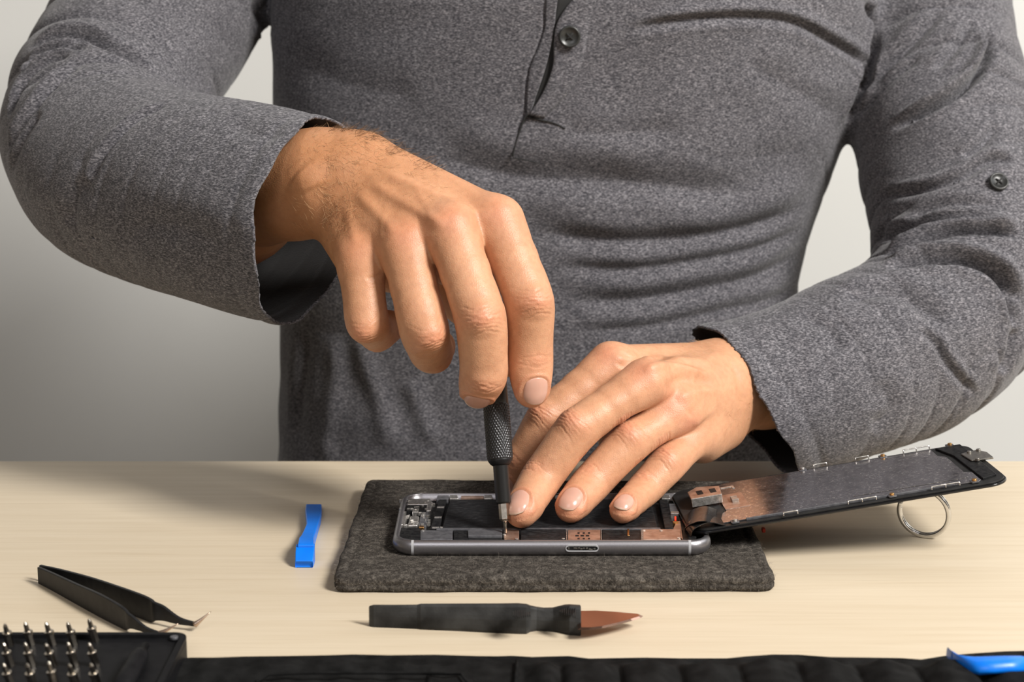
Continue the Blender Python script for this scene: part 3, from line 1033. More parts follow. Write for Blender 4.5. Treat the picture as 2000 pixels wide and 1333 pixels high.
# raised rim
bm = bmesh.new()
o_ = rrect(xR - 0.14, xR, yF - 0.115, yF, 0.005, 6)
i_ = rrect(xR - 0.1375, xR - 0.0025, yF - 0.1125, yF - 0.0025, 0.0035, 6)
n = len(o_)
vo0 = [bm.verts.new((x, y, CZ - 0.0012)) for x, y in o_]; vo1 = [bm.verts.new((x, y, CZ + 0.0006)) for x, y in o_]
vi0 = [bm.verts.new((x, y, CZ - 0.0012)) for x, y in i_]; vi1 = [bm.verts.new((x, y, CZ + 0.0006)) for x, y in i_]
for i in range(n):
    j = (i + 1) % n
    bm.faces.new((vo0[i], vo0[j], vo1[j], vo1[i])); bm.faces.new((vo1[i], vo1[j], vi1[j], vi1[i])); bm.faces.new((vi1[i], vi1[j], vi0[j], vi0[i])); bm.faces.new((vi0[i], vi0[j], vo0[j], vo0[i]))
bm_obj('rim', bm, M_case, case, bevel=0.0003)
cs = PZ(350, 1250, CZ)
bm = bmesh.new(); add_cyl(bm, (xR - 0.0045, yF - 0.005, CZ + 0.0002), 0.0016, 0.0012, seg=20)
bm_obj('corner_screw', bm, M_grey, case, bevel=0.0003)
# tool holder insert: slotted small handle lying in a recess
hd = PZ(284, 1262, CZ + 0.002); hd2 = PZ(252, 1320, CZ + 0.002)
hv = hd2 - hd; hv /= np.linalg.norm(hv)
v_, f_ = tube_mesh([hd + hv * t for t in (0, 0.008, 0.0082, 0.012, 0.030, 0.050)], [0.0014, 0.0014, 0.0028, 0.0034, 0.0036, 0.0036], seg=16)
hnd = thing('driver_handle', 'small black driver handle stowed in the bit case recess', 'driver handle', tuple(hd))
mesh_obj('grip', v_, f_, M_case, hnd)

# bits in rows, leaning slightly
LOCAL[0] = True
bit0 = None
BR = 0.0016
def make_bit():
    t = thing('screwdriver_bit', 'steel bit', 'bit', group='bits standing in the case')
    bm = bmesh.new()
    add_cyl(bm, (0, 0, 0.0025), BR, 0.005, seg=6)
    add_cyl(bm, (0, 0, 0.0054), BR * 1.12, 0.0012, seg=12)
    bm_obj('shank', bm, M_bitsteel, t, bevel=0.0002)
    bm = bmesh.new()
    add_cyl(bm, (0, 0, 0.0072), BR * 0.62, 0.003, seg=12, r2=BR * 0.50)
    add_cyl(bm, (0, 0, 0.0091), BR * 0.50, 0.0009, seg=8, r2=0.0004)
    bm_obj('tip', bm, M_bitsteel, t, bevel=0.00008)
    return t
def dup(root, loc, rot, label):
    r = root.copy(); SC.collection.objects.link(r)
    r.location = loc; r.rotation_euler = rot; r['label'] = label
    for ch in list(root.children):
        c = ch.copy(); SC.collection.objects.link(c); c.parent = r
    return r
colu = (20, 62, 104, 146, 187)
rown = ('back row', 'middle row', 'front row')
coln = ('leftmost', 'second from left', 'middle of five', 'second from right', 'rightmost')
for ri, vrow in enumerate((1262, 1303, 1343)):
    for ci, u0 in enumerate(colu):
        u = u0 + (0 if ri == 0 else 2 * ri)
        p = PZ(u, vrow - (8 if (ri == 0 and ci == 4) else 0), CZ - 0.0012)
        lab = 'small steel bit in the %s of the bit case, %s' % (rown[ri], coln[ci])
        rot = (math.radians(rng.uniform(-3, 3)), math.radians(-14 + rng.uniform(-2, 2)), rng.uniform(0, 1))
        if bit0 is None:
            bit0 = make_bit(); bit0.location = tuple(p); bit0.rotation_euler = rot; bit0['label'] = lab
        else:
            dup(bit0, tuple(p), rot, lab)
LOCAL[0] = False

# ================================================================== TOOL ROLL
roll = thing('tool_roll', 'black fabric tool roll with stitched pockets along the near table edge', 'tool roll', (0.1, 0.5, 0))
edge = [(350, 1287), (372, 1285), (420, 1285), (480, 1283), (560, 1282), (640, 1280.5), (690, 1279), (760, 1280.5), (850, 1279.5), (930, 1282), (970, 1282.5), (1000, 1281.5), (1040, 1284), (1070, 1283), (1110, 1282),
        (1150, 1287), (1200, 1286), (1260, 1285), (1330, 1286.5), (1420, 1286.5), (1460, 1282.5), (1510, 1279), (1560, 1279.5), (1620, 1284), (1700, 1285), (1760, 1286), (1800, 1289), (1850, 1281), (1900, 1277), (1960, 1273), (2040, 1271), (2150, 1270)]
eu = np.array([e[0] for e in edge], float); ev = np.array([e[1] for e in edge], float)
US = np.linspace(350, 2150, 420)
VS = np.interp(US, eu, ev)
nrow = 46
V = []
pocket = lambda x: abs(math.sin((x + 0.004) / 0.0215 * math.pi)) ** 0.55
for j in range(nrow):
    for i, u in enumerate(US):
        e = PZ(u, VS[i], 0.0030)
        s = j / (nrow - 1)
        y = e[1] - 0.0006 - 0.125 * s ** 1.25
        x = e[0] * (1.0)
        rimz = 0.0030 * min(1.0, (j / 2.0)) ** 0.5
        z = 0.0004 + rimz
        if x > 0.004:
            k = min(1, max(0, (s - 0.10) / 0.10)) * min(1, (x - 0.004) / 0.01)
            xs = x + 0.20 * (e[1] - y) * 0
            z += 0.0055 * pocket(xs) * k
        else:
            k = min(1, max(0, (s - 0.16) / 0.05))
            inside = (x > -0.155 and x < -0.03)
            z += -0.0018 * k * (1 if inside else 0)
        z += 0.00035 * math.sin(x * 260 + y * 80) + 0.0003 * math.sin(x * 611 + 1.3)
        V.append((x, y, z))
F2 = []
NU = len(US)
for j in range(nrow - 1):
    for i in range(NU - 1):
        a = j * NU + i
        F2.append((a, a + NU, a + NU + 1, a + 1))
o = mesh_obj('fabric', V, F2, M_cloth, roll)
m_ = o.modifiers.new('solid', 'SOLIDIFY'); m_.thickness = 0.0012; m_.offset = -1
# binding along the far edge and seam
bp = [np.array(PZ(u, v + 1.0, 0.0030)) - np.array([0, 0.0012, 0.0]) for u, v in zip(US, VS)]
v_, f_ = tube_mesh(np.array(bp), 0.0016, seg=8)
v_[:, 2] = 0.0022 + (v_[:, 2] - 0.0030) * 0.9
mesh_obj('edge_binding', v_, f_, M_cloth, roll)
v_, f_ = tube_mesh([PZ(1010, 1292, 0.0046), PZ(1009, 1310, 0.0046), PZ(1006, 1345, 0.0046)], 0.0007, seg=8)
mesh_obj('pocket_seam', v_, f_, M_cloth, roll)
v_, f_ = tube_mesh([PZ(500, 1333, 0.0046), PZ(525, 1318, 0.0046), PZ(600, 1315, 0.0048), PZ(760, 1315, 0.0048), PZ(900, 1317, 0.0048), PZ(912, 1333, 0.0046)], 0.0006, seg=8)
mesh_obj('flap_seam', v_, f_, M_cloth, roll)
# blue tool in the roll
bp_ = thing('opening_pick', 'bright blue plastic opening tool poking out of the tool roll', 'pry tool', tuple(PZ(1925, 1300, 0.008)))
rows = [(1855, 1270, 1276, .010), (1858, 1272.5, 1284, .0105), (1868, 1275, 1298, .011), (1884, 1276, 1309, .0115), (1900, 1276, 1313, .012), (1930, 1275.5, 1311, .0125), (1960, 1275, 1309, .0125), (1992, 1276, 1307, .0125), (1997, 1280, 1302, .012), (2060, 1280, 1302, .012)]
V, F2 = [], []
for u, v0, v1, z in rows:
    pa, pb = PZ(u, v0, z), PZ(u, v1, z - 0.003)
    for t in range(7):
        a = math.pi * t / 6
        y = (pa[1] + pb[1]) / 2 + math.cos(a) * (pa[1] - pb[1]) / 2
        V.append((pa[0], y, z - 0.003 + 0.003 * math.sin(a) * 1.0 + (0.0 if t else 0)))
    V.append((pa[0], pb[1], z - 0.0042)); V.append((pa[0], pa[1], z - 0.0042))
for i in range(len(rows) - 1):
    for k in range(9):
        l = (k + 1) % 9
        F2.append((i * 9 + k, i * 9 + l, (i + 1) * 9 + l, (i + 1) * 9 + k))
F2 += [tuple(range(9)), tuple(9 * (len(rows) - 1) + k for k in range(9))[::-1]]
mesh_obj('tool_body', V, F2, M_blue, bp_)

# ================================================================== SCREWDRIVER
S0 = PT(988, 1045, (PZ(988, 1043, 0.0134) - CAMP).dot(cF))
S0 = np.array(PZ(988, 1043, 0.0136))
sd_top = PT(951, 560, 0.790)
sax = sd_top - S0; SLEN = np.linalg.norm(sax); sax /= SLEN
drv = thing('precision_screwdriver', 'black knurled precision screwdriver held upright with its tip on the phone board', 'screwdriver', tuple(S0))
s_u = np.cross(sax, cF); s_u /= np.linalg.norm(s_u)
s_w = np.cross(sax, s_u)
def lathe(name, prof, m, parent, seg=32, fn=None, smooth=True, hexn=0):
    V, F2 = [], []
    for i, (z, r) in enumerate(prof):
        for k in range(seg):
            a = 2 * math.pi * k / seg
            rr = r
            if fn:
                rr = r + fn(a, z)
            V.append(S0 + sax * z + rr * (math.cos(a) * s_u + math.sin(a) * s_w))
    for i in range(len(prof) - 1):
        for k in range(seg):
            l = (k + 1) % seg
            F2.append((i * seg + k, i * seg + l, (i + 1) * seg + l, (i + 1) * seg + k))
    F2 += [tuple(range(seg))[::-1], tuple((len(prof) - 1) * seg + k for k in range(seg))]
    return mesh_obj(name, V, F2, m, parent, smooth)
MMPX = SLEN / math.hypot(988 - 951, 1043 - 560)
zz = lambda v: (1043 - v) * MMPX * 1.003
bit = lathe('bit', [(0, .0001), (.0005, .0007), (zz(1023), .00085), (zz(1019), .0012), (zz(1018), .0021)], M_bitsteel, drv, 12)
lathe('bit_shank', [(zz(1020), .0012), (zz(1015), .0023), (zz(984), .0023)], M_bitsteel, drv, 6, smooth=False)
M_blackpl = mat('satin_black_shaft', (0.008, 0.008, 0.008), 0.38)
lathe('shaft', [(zz(985.5), .0028), (zz(984.5), .0032), (zz(982), .00335), (zz(912), .00335), (zz(908), .0036)], M_blackpl, drv, 32)
lathe('collar', [(zz(912), .0036), (zz(909), .0044), (zz(903), .0053), (zz(899), .0055)], M_blackmetal, drv, 32)
zk0, zk1 = zz(900), zz(792)
def knurl(a, z):
    p = 0.00125
    c = 0.0056 * a
    e = min(1, (z - zk0) / 0.0006, (zk1 - z) / 0.0006)
    h1 = abs(((c + z * 0.55) / p) % 1 - 0.5) * 2
    h2 = abs(((c - z * 0.55) / p) % 1 - 0.5) * 2
    return 0.00034 * min(h1, h2) * max(0, e) - 0.00008
lathe('knurled_grip', [(z, .0056) for z in np.linspace(zk0, zk1, 260)], M_knurl, drv, 224, knurl)
lathe('handle', [(zk1 - .0002, .0054), (zk1, .0055), (zz(740), .0055), (zz(580), .0052), (zz(562), .0048)], M_blackpl, drv, 32)
lathe('swivel_cap', [(zz(562), .0040), (zz(560), .0052), (zz(548), .0052), (zz(546), .0044)], M_blackmetal, drv, 32)

# ================================================================== IMPLICIT SURFACES
def smin(a, b, k):
    h = np.maximum(k - np.abs(a - b), 0) / k
    return np.minimum(a, b) - h * h * k * 0.25


class Seg:
    """round cone with the radius changing along it, optionally thinner along n"""
    def __init__(s, a, b, ra, rb, n=None, flat=1.0):
        s.a = np.asarray(a, float); s.b = np.asarray(b, float)
        s.ra, s.rb = ra, rb
        s.ab = s.b - s.a
        s.L2 = max(s.ab.dot(s.ab), 1e-12)
        s.n = None if n is None else np.asarray(n, float) / np.linalg.norm(n)
        s.flat = flat
        s.c = (s.a + s.b) / 2
        s.R = math.sqrt(s.L2) / 2 + max(ra, rb)

    def d(s, p):
        ap = p - s.a
        t = np.clip(ap @ s.ab / s.L2, 0, 1)
        o = ap - t[:, None] * s.ab
        if s.n is not None and s.flat != 1.0:
            o = o + ((s.flat - 1.0) * (o @ s.n))[:, None] * s.n
        return np.sqrt((o * o).sum(1)) - (s.ra + (s.rb - s.ra) * t)


class Ell:
    def __init__(s, c, ax, rad):
        s.c = np.asarray(c, float); s.A = np.asarray(ax, float); s.r = np.asarray(rad, float)
        s.R = max(rad)

    def d(s, p):
        q = (p - s.c) @ s.A.T / s.r
        k0 = np.sqrt((q * q).sum(1))
        k1 = np.sqrt(((q / s.r) ** 2).sum(1)) + 1e-9
        return k0 * (k0 - 1) / k1


class Group:
    """smooth union of primitives"""
    def __init__(s, prims, k):
        s.p = prims; s.k = k

    def d(s, p, c=None, R=0):
        out = None
        for q in s.p:
            if c is not None and np.linalg.norm(q.c - c) - q.R > R + s.k + 0.004:
                continue
            dd = q.d(p)
            out = dd if out is None else smin(out, dd, s.k)
        return out


def surface_nets(f, lo, hi, h, B=16, lip=1.25):
    lo = np.asarray(lo, float)
    nb = np.ceil((np.asarray(hi) - lo) / (h * B)).astype(int)
    g = np.stack(np.meshgrid(*[np.arange(n) for n in nb], indexing='ij'), -1).reshape(-1, 3)
    cen = lo + (g + 0.5) * h * B
    half = h * B * 0.5 * math.sqrt(3)
    dv = np.concatenate([f(cen[i:i + 40000], None, 0) for i in range(0, len(cen), 40000)])
    g = g[np.abs(dv) < half * lip]
    NN = nb * B + 2
    loc = np.stack(np.meshgrid(*[np.arange(B + 1)] * 3, indexing='ij'), -1).reshape(-1, 3)
    Ks, Ps, Cs = [], [], []
    off8 = np.array([(i, j, k) for i in (0, 1) for j in (0, 1) for k in (0, 1)])
    edges = [(a, b) for a in range(8) for b in range(a + 1, 8) if np.abs(off8[a] - off8[b]).sum() == 1]
    for gb in g:
        base = gb * B
        P = lo + (base + loc) * h
        d = f(P, lo + (gb + 0.5) * h * B, half)
        if d is None or d.min() > 0 or d.max() < 0:
            continue
        D = d.reshape(B + 1, B + 1, B + 1)
        c8 = np.stack([D[o[0]:o[0] + B, o[1]:o[1] + B, o[2]:o[2] + B] for o in off8], -1)
        neg = c8 < 0
        act = neg.any(-1) & ~neg.all(-1)
        idx = np.argwhere(act)
        if not len(idx):
            continue
        cv = c8[act]
        acc = np.zeros((len(idx), 3)); cnt = np.zeros(len(idx))
        for a, b in edges:
            va, vb = cv[:, a], cv[:, b]
            m = (va < 0) != (vb < 0)
            t = np.where(m, va / np.where(m, va - vb, 1), 0)
            q = off8[a] + t[:, None] * (off8[b] - off8[a])
            acc += q * m[:, None]; cnt += m
        gi = base + idx
        Ks.append((gi[:, 0] * NN[1] + gi[:, 1]) * NN[2] + gi[:, 2])
        Ps.append(lo + (gi + acc / cnt[:, None]) * h)
        Cs.append(np.concatenate([gi, neg[act][:, [0, 1, 2, 4]].astype(int)], 1))
    K = np.concatenate(Ks); P = np.concatenate(Ps); C = np.concatenate(Cs)
    order = np.argsort(K); K = K[order]; P = P[order]; C = C[order]
    F = []
    st = np.array([NN[1] * NN[2], NN[2], 1])
    # corner flags: 0 = origin, columns: [o, +z, +y, +x]
    for ax, col in ((0, 6), (1, 5), (2, 4)):
        o = C[:, 3]; e = C[:, col]
        m = o != e
        a1, a2 = (ax + 1) % 3, (ax + 2) % 3
        k0 = K[m]
        ks = [k0, k0 - st[a1], k0 - st[a1] - st[a2], k0 - st[a2]]
        ii, ok = [], np.ones(len(k0), bool)
        for kk in ks:
            j = np.searchsorted(K, kk); j = np.minimum(j, len(K) - 1)
            ok &= K[j] == kk
            ii.append(j)
        q = np.stack(ii, 1)
        fl = o[m] == 0
        q[fl] = q[fl][:, ::-1]
        F.append(q[ok])
    return P, np.concatenate(F)


def vnormals(P, F):
    a = P[F[:, 2]] - P[F[:, 0]]; b = P[F[:, 3]] - P[F[:, 1]]
    n = np.cross(a, b)
    out = np.zeros_like(P)
    for k in range(4):
        np.add.at(out, F[:, k], n)
    return out / (np.linalg.norm(out, axis=1, keepdims=True) + 1e-12)


def big_mesh(name, P, F, m, parent=None, attrs=None):
    me = bpy.data.meshes.new(name)
    me.vertices.add(len(P)); me.vertices.foreach_set('co', P.astype(np.float32).ravel())
    me.loops.add(F.size); me.loops.foreach_set('vertex_index', F.astype(np.int32).ravel())
    me.polygons.add(len(F))
    me.polygons.foreach_set('loop_start', np.arange(0, F.size, 4, dtype=np.int32))
    me.polygons.foreach_set('loop_total', np.full(len(F), 4, dtype=np.int32))
    me.polygons.foreach_set('use_smooth', np.ones(len(F), bool))
    me.update(calc_edges=True)
    me.validate()
    for k, v in (attrs or {}).items():
        at = me.attributes.new(k, 'FLOAT', 'POINT')
        at.data.foreach_set('value', v.astype(np.float32))
    me.materials.append(m)
    return link(bpy.data.objects.new(name, me), parent)


def chunked(f, P, n=60000):
    return np.concatenate([f(P[i:i + n]) for i in range(0, len(P), n)])


# ================================================================== HANDS
mm = 0.001


def unit(v):
    v = np.asarray(v, float)
    return v / np.linalg.norm(v)


class Finger:
    def __init__(s, J, radii, hint, flat=1.07, soft=0.28):
        """J: four joints (knuckle, middle joint, end joint, tip centre); radii: (station 0..3, mm)"""
        s.J = [np.asarray(j, float) for j in J]
        s.rs = np.array([r[0] for r in radii], float); s.rr = np.array([r[1] for r in radii], float) * mm
        pts, st = [], []
        nJ = len(J)
        for i in range(nJ - 1):
            a, b = s.J[i], s.J[i + 1]
            t0 = soft if i > 0 else 0.0
            t1 = 1 - soft if i < nJ - 2 else 1.0
            for t in np.linspace(t0, t1, 4):
                pts.append(a + (b - a) * t); st.append(i + t)
            if i < nJ - 2:
                c = s.J[i + 2]
                p0, p2 = a + (b - a) * (1 - soft), b + (c - b) * soft
                for t in (0.25, 0.5, 0.75):
                    # keep the bend close to the joint so the knuckle stays pronounced
                    ctrl = b + (b - (p0 + p2) / 2) * 0.15
                    pts.append((1 - t) ** 2 * p0 + 2 * t * (1 - t) * ctrl + t * t * p2)
                    st.append(i + 1 - soft + 2 * soft * t)
        s.pts, s.st = np.array(pts), np.array(st)
        s.rad = np.interp(s.st, s.rs, s.rr)
        hint = unit(hint)
        s.fr = []
        for i in range(nJ - 1):
            a = unit(s.J[i + 1] - s.J[i])
            n = unit(hint - a * hint.dot(a)) if i == 0 else unit(s.fr[-1][1] - a * s.fr[-1][1].dot(a))
            s.fr.append((a, n, np.cross(a, n)))
        prims = []
        for i in range(len(pts) - 1):
            k = min(int((st[i] + st[i + 1]) / 2), nJ - 2)
            prims.append(Seg(pts[i], pts[i + 1], s.rad[i], s.rad[i + 1], s.fr[k][1], flat))
        # dorsal bumps over the two joints, pad under the tip
        for j, rb, up in ((1, 0.80, 0.30), (2, 0.80, 0.24)):
            if j < nJ - 1:
                r = np.interp(j, s.rs, s.rr)
                n = unit(s.fr[j - 1][1] + s.fr[j][1])
                prims.append(Seg(s.J[j] + n * r * up, s.J[j] + n * r * up, r * rb, r * rb))
        r = s.rr[-1]
        a, n, _ = s.fr[-1]
        prims.append(Seg(s.J[-1] - a * 5 * mm - n * r * 0.28, s.J[-1] - a * 1 * mm - n * r * 0.20, r * 0.9, r * 0.82))
        s.g = Group(prims, 2.5 * mm)

    def nail(s, w, ln, back, grow=0.0):
        """local nail frame: centre on the end segment"""
        a, n, b = s.fr[-1]
        s.nw, s.nl = w * mm, ln * mm
        s.nc = s.J[-1] + a * (s.rr[-1] - back * mm - ln * mm / 2)
        return s


class Hand:
    def __init__(s, palm, fingers, pk=8 * mm, fk=6 * mm):
        s.palm = Group(palm, pk); s.f = fingers; s.fk = fk

    def d(s, p, c=None, R=0):
        dp = s.palm.d(p, c, R)
        out = dp
        for f in s.f:
            df = f.g.d(p, c, R)
            if df is None:
                continue
            if dp is None:
                out = df if out is None else smin(out, df, 1.0 * mm)
                continue
            v = smin(dp, df, s.fk)
            k = np.clip(np.minimum(dp - v, dp - out), 1e-7, 1.0 * mm)     # no blending where the finger adds nothing
            out = smin(out, v, k)
        if out is None:
            out = np.full(len(p), 1.0)
        return out


def crease_disp(f, P, seed):
    """knuckle folds, nail folds and flush for one finger"""
    r_ = np.random.default_rng(seed)
    disp = np.zeros(len(P)); flush = np.zeros(len(P))
    for j, offs, amp in ((1, (-4.4, -2.9, -1.5, -0.3, 1.0, 2.3, 3.8, 5.4), 0.62), (2, (-2.3, -1.1, 0.1, 1.3, 2.4), 0.55)):
        if j >= len(f.J) - 1:
            continue
        a = unit(f.fr[j - 1][0] + f.fr[j][0]); n = unit(f.fr[j - 1][1] + f.fr[j][1]); b = np.cross(a, n)
        q = P - f.J[j]
        m = (q * q).sum(1) < (0.017) ** 2
        q = q[m]
        u, v, w = q @ a / mm, q @ b / mm, q @ n / mm
        R = np.interp(j, f.rs, f.rr) / mm
        side = 1 / (1 + np.exp(-(w - 0.15 * R) * 1.6))
        dd = np.zeros(len(q))
        for o in offs:
            curv = (0.030 if o > 0 else -0.030) * (0.4 + abs(o) / 5)
            ph = r_.uniform(0, 6)
            uu = u - o - curv * v * v * (-1 if j == 2 else 1) - 0.25 * np.sin(v * 0.9 + ph) - 0.12 * np.sin(v * 2.3 + ph * 2)
            wv = r_.uniform(0.62, 0.85) * R
            am = amp * r_.uniform(0.45, 1.0) * (0.9 if abs(o) < 2.5 else 0.6)
            wd = r_.uniform(0.28, 0.42)
            dd += -am * np.exp(-(uu / wd) ** 2) * np.exp(-((v - r_.uniform(-1, 1)) / wv) ** 4)
        dd += 0.35 * np.exp(-(u / 3.2) ** 2 - (v / (0.55 * R)) ** 2)
        disp[m] += dd * side * mm
        flush[m] += np.exp(-(u / 4.5) ** 2 - (v / (0.8 * R)) ** 2) * side * (0.75 if j == 1 else 0.5)
    # tips are pinker
    q = P - f.J[-1]
    flush += 0.55 * np.exp(-(q * q).sum(1) / (2 * (7 * mm) ** 2))
    if hasattr(f, 'nc'):
        a, n, b = f.fr[-1]
        q = P - f.nc
        u, v, w = q @ a, q @ b, q @ n
        m = (w > 0) & (np.abs(u) < f.nl) & (np.abs(v) < f.nw)
        rho = (np.abs(v / (f.nw * 0.5)) ** 2.6 + np.abs(u / (f.nl * 0.5)) ** 2.6) ** (1 / 2.6)
        fold = 0.42 * np.exp(-((rho - 1.15) / 0.10) ** 2) * (u < f.nl * 0.3)
        bed = -0.35 * (1 / (1 + np.exp((rho - 0.99) * 30)))
        disp += np.where(m, (fold + bed) * mm, 0)
        flush += np.where(m & (rho < 1.3), 0.3, 0)
    return disp, flush


def build_nail(f, hand, parent, mat_):
    a, n, b = f.fr[-1]
    nu, nv = 26, 22
    G = []
    T = []
    for i in range(nu):
        for j in range(nv):
            U, W = -1 + 2 * i / (nu - 1), -1 + 2 * j / (nv - 1)
            # square to rounded shape
            x = U * math.sqrt(max(0, 1 - (0.50 if U > 0 else 0.42) * W * W)); y = W * math.sqrt(max(0, 1 - (0.42 if U > 0 else 0.34) * U * U))
            G.append(f.nc + a * x * f.nl * 0.5 + b * y * f.nw * 0.5)
            T.append(max(0.0, min(1.0, (U - 0.90) / 0.06)))
    G = np.array(G)
    r = f.rr[-1]
    p = G + n * r * 1.2
    tgt = f.nc + (G - f.nc) * 0.5 - n * r * 1.1
    dirs = tgt - p
    dirs /= np.linalg.norm(dirs, axis=1, keepdims=True)
    for _ in range(40):
        dd = hand.d(p)
        p = p + dirs * (dd * 0.8)[:, None]
    U = np.repeat(np.linspace(-1, 1, nu), nv); W = np.tile(np.linspace(-1, 1, nv), nu)
    edge = np.maximum(np.abs(W) ** 6, np.where(U < 0, np.abs(U) ** 8, 0))
    lift = 0.10 * mm - edge * 0.32 * mm + 0.15 * mm * (1 - W ** 2)
    lift += np.where(U > 0.7, (U - 0.7) * 0.5 * mm, 0)
    top = p - dirs * lift[:, None]
    bot = top + dirs * 0.45 * mm
    V = np.concatenate([top, bot])
    Fq = []
    nn_ = nu * nv
    for i in range(nu - 1):
        for j in range(nv - 1):
            q = i * nv + j
            Fq.append((q, q + nv, q + nv + 1, q + 1))
            Fq.append((nn_ + q, nn_ + q + 1, nn_ + q + nv + 1, nn_ + q + nv))
    for i in range(nu - 1):
        for j in (0, nv - 1):
            q = i * nv + j
            Fq.append((q, q + nv, nn_ + q + nv, nn_ + q) if j else (q + nv, q, nn_ + q, nn_ + q + nv))
    for j in range(nv - 1):
        for i in (0, nu - 1):
            q = i * nv + j
            Fq.append((q + 1, q, nn_ + q, nn_ + q + 1) if i else (q, q + 1, nn_ + q + 1, nn_ + q))
    Fq = np.array(Fq)
    at = np.concatenate([T, T])
    return big_mesh('fingernail', V, Fq, mat_, parent, {'tipw': at})


# ---- right hand (at the left in the picture), holding the screwdriver
nR = unit(-cF * 0.72 + cU * 0.62 - cR * 0.15)        # back of the hand
def JJ(*q):
    return [PT(*p) for p in q]
R_idx = Finger(JJ((972, 432, .773), (1037, 590, .762), (1036, 698, .771), (1038, 765, .771)),
               [(0, 10.8), (.5, 10.4), (.85, 10.0), (1, 10.0), (1.5, 9.0), (2, 8.9), (2.5, 8.6), (3, 7.2)], unit(-cF * .85 + cU * .3 + cR * .25)).nail(12.4, 12.8, 0.5)
R_mid = Finger(JJ((880, 450, .764), (940, 622, .752), (946, 731, .762), (934, 764, .7695)),
               [(0, 10.8), (.5, 10.4), (.85, 10.2), (1, 10.3), (1.5, 9.6), (2, 9.3), (2.5, 8.7), (3, 7.6)], unit(-cF * .9 + cU * .3)).nail(12.4, 12.5, 0.4)
R_rng = Finger(JJ((790, 480, .768), (829, 648, .757), (842, 690, .781), (858, 676, .801)),
               [(0, 10.4), (.5, 9.9), (.85, 9.8), (1, 10.0), (1.5, 9.1), (2, 8.7), (2.5, 8.3), (3, 7.2)], unit(-cF * .9 + cU * .3))
R_pky = Finger(JJ((704, 507, .776), (716, 632, .770), (737, 650, .787), (764, 636, .802)),
               [(0, 9.6), (.5, 8.9), (.85, 8.6), (1, 8.6), (1.5, 7.9), (2, 7.7), (2.5, 7.3), (3, 6.4)], unit(-cF * .9 + cU * .3 - cR * .2))
R_thb = Finger(JJ((890, 560, .822), (958, 640, .812), (990, 700, .8035)),
               [(0, 12.0), (.5, 11.0), (1, 10.6), (1.5, 10.0), (2, 8.6)], unit(cF * .9 + cR * .4))
R_palm = [
    Seg(PT(722, 318, .800), PT(972, 434, .774), .0120, .0100), Seg(PT(695, 345, .798), PT(880, 450, .766), .0125, .0102),
    Seg(PT(672, 378, .797), PT(790, 482, .769), .0120, .0100), Seg(PT(655, 408, .800), PT(704, 508, .777), .0115, .0094),
    Seg(PT(720, 420, .810), PT(880, 500, .790), .016, .0135), Seg(PT(668, 440, .806), PT(712, 535, .790), .0115, .0095),
    Seg(PT(760, 360, .818), PT(895, 560, .822), .014, .0115), Seg(PT(790, 450, .806), PT(940, 470, .790), .0130, .0110),
    Seg(PT(725, 515, .812), PT(885, 548, .820), .0115, .0115),
    Seg(PT(640, 352, .808), PT(585, 362, .820), .0225, .0232), Seg(PT(585, 362, .820), PT(450, 385, .858), .0232, .0285),
    Seg(PT(690, 340, .803), PT(640, 352, .808), .0175, .0215),
]
R_hand = Hand(R_palm, [R_idx, R_mid, R_rng, R_pky, R_thb], 9 * mm, 6 * mm)

# ---- left hand, fingers spread on the phone
FT = 0.0137
def on_phone(u, v, z):
    return (PZ(u, v, z) - CAMP).dot(cF)
tm = on_phone(1018, 1000, FT + .0075); tr_ = on_phone(1114, 992, FT + .0070); tp_ = on_phone(1216, 997, FT + .0062)
nL = unit(-cF * .70 + cU * .70)
L_idx = Finger(JJ((1193, 712, .832), (1068, 818, .822), (1022, 900, .825), (1003, 948, .829)),
               [(0, 10.0), (.5, 9.3), (.85, 9.0), (1, 9.3), (1.5, 8.5), (2, 8.2), (2.5, 7.7), (3, 6.6)], unit(-cF * .75 + cU * .6 - cR * .3)).nail(11.2, 12.0, 0.1)
L_mid = Finger(JJ((1260, 746, .812), (1126, 838, .799), (1056, 936, .799), (1018, 1000, tm)),
               [(0, 10.2), (.5, 9.0), (.85, 9.0), (1, 9.4), (1.5, 8.7), (2, 8.5), (2.5, 8.3), (3, 7.1)], unit(-cF * .75 + cU * .6 - cR * .25)).nail(12.0, 13.4, -0.5)
L_rng = Finger(JJ((1324, 803, .824), (1230, 863, .810), (1156, 943, .804), (1114, 992, tr_)),
               [(0, 10.0), (.5, 8.6), (.85, 8.7), (1, 9.0), (1.5, 8.3), (2, 8.1), (2.5, 7.8), (3, 6.7)], unit(-cF * .75 + cU * .6 - cR * .15)).nail(11.6, 12.8, -0.5)
L_pky = Finger(JJ((1362, 845, .838), (1303, 908, .818), (1258, 957, .812), (1216, 997, tp_)),
               [(0, 9.6), (.5, 8.3), (.85, 8.0), (1, 8.0), (1.5, 7.3), (2, 7.1), (2.5, 6.8), (3, 5.7)], unit(-cF * .75 + cU * .6 - cR * .05)).nail(9.8, 10.8, -0.5)
L_thb = Finger(JJ((1330, 835, .885), (1262, 850, .862), (1200, 858, .852)),
               [(0, 11.5), (.5, 10.4), (1, 10.0), (1.5, 9.2), (2, 8.0)], unit(-cF * .5 + cU * .8))
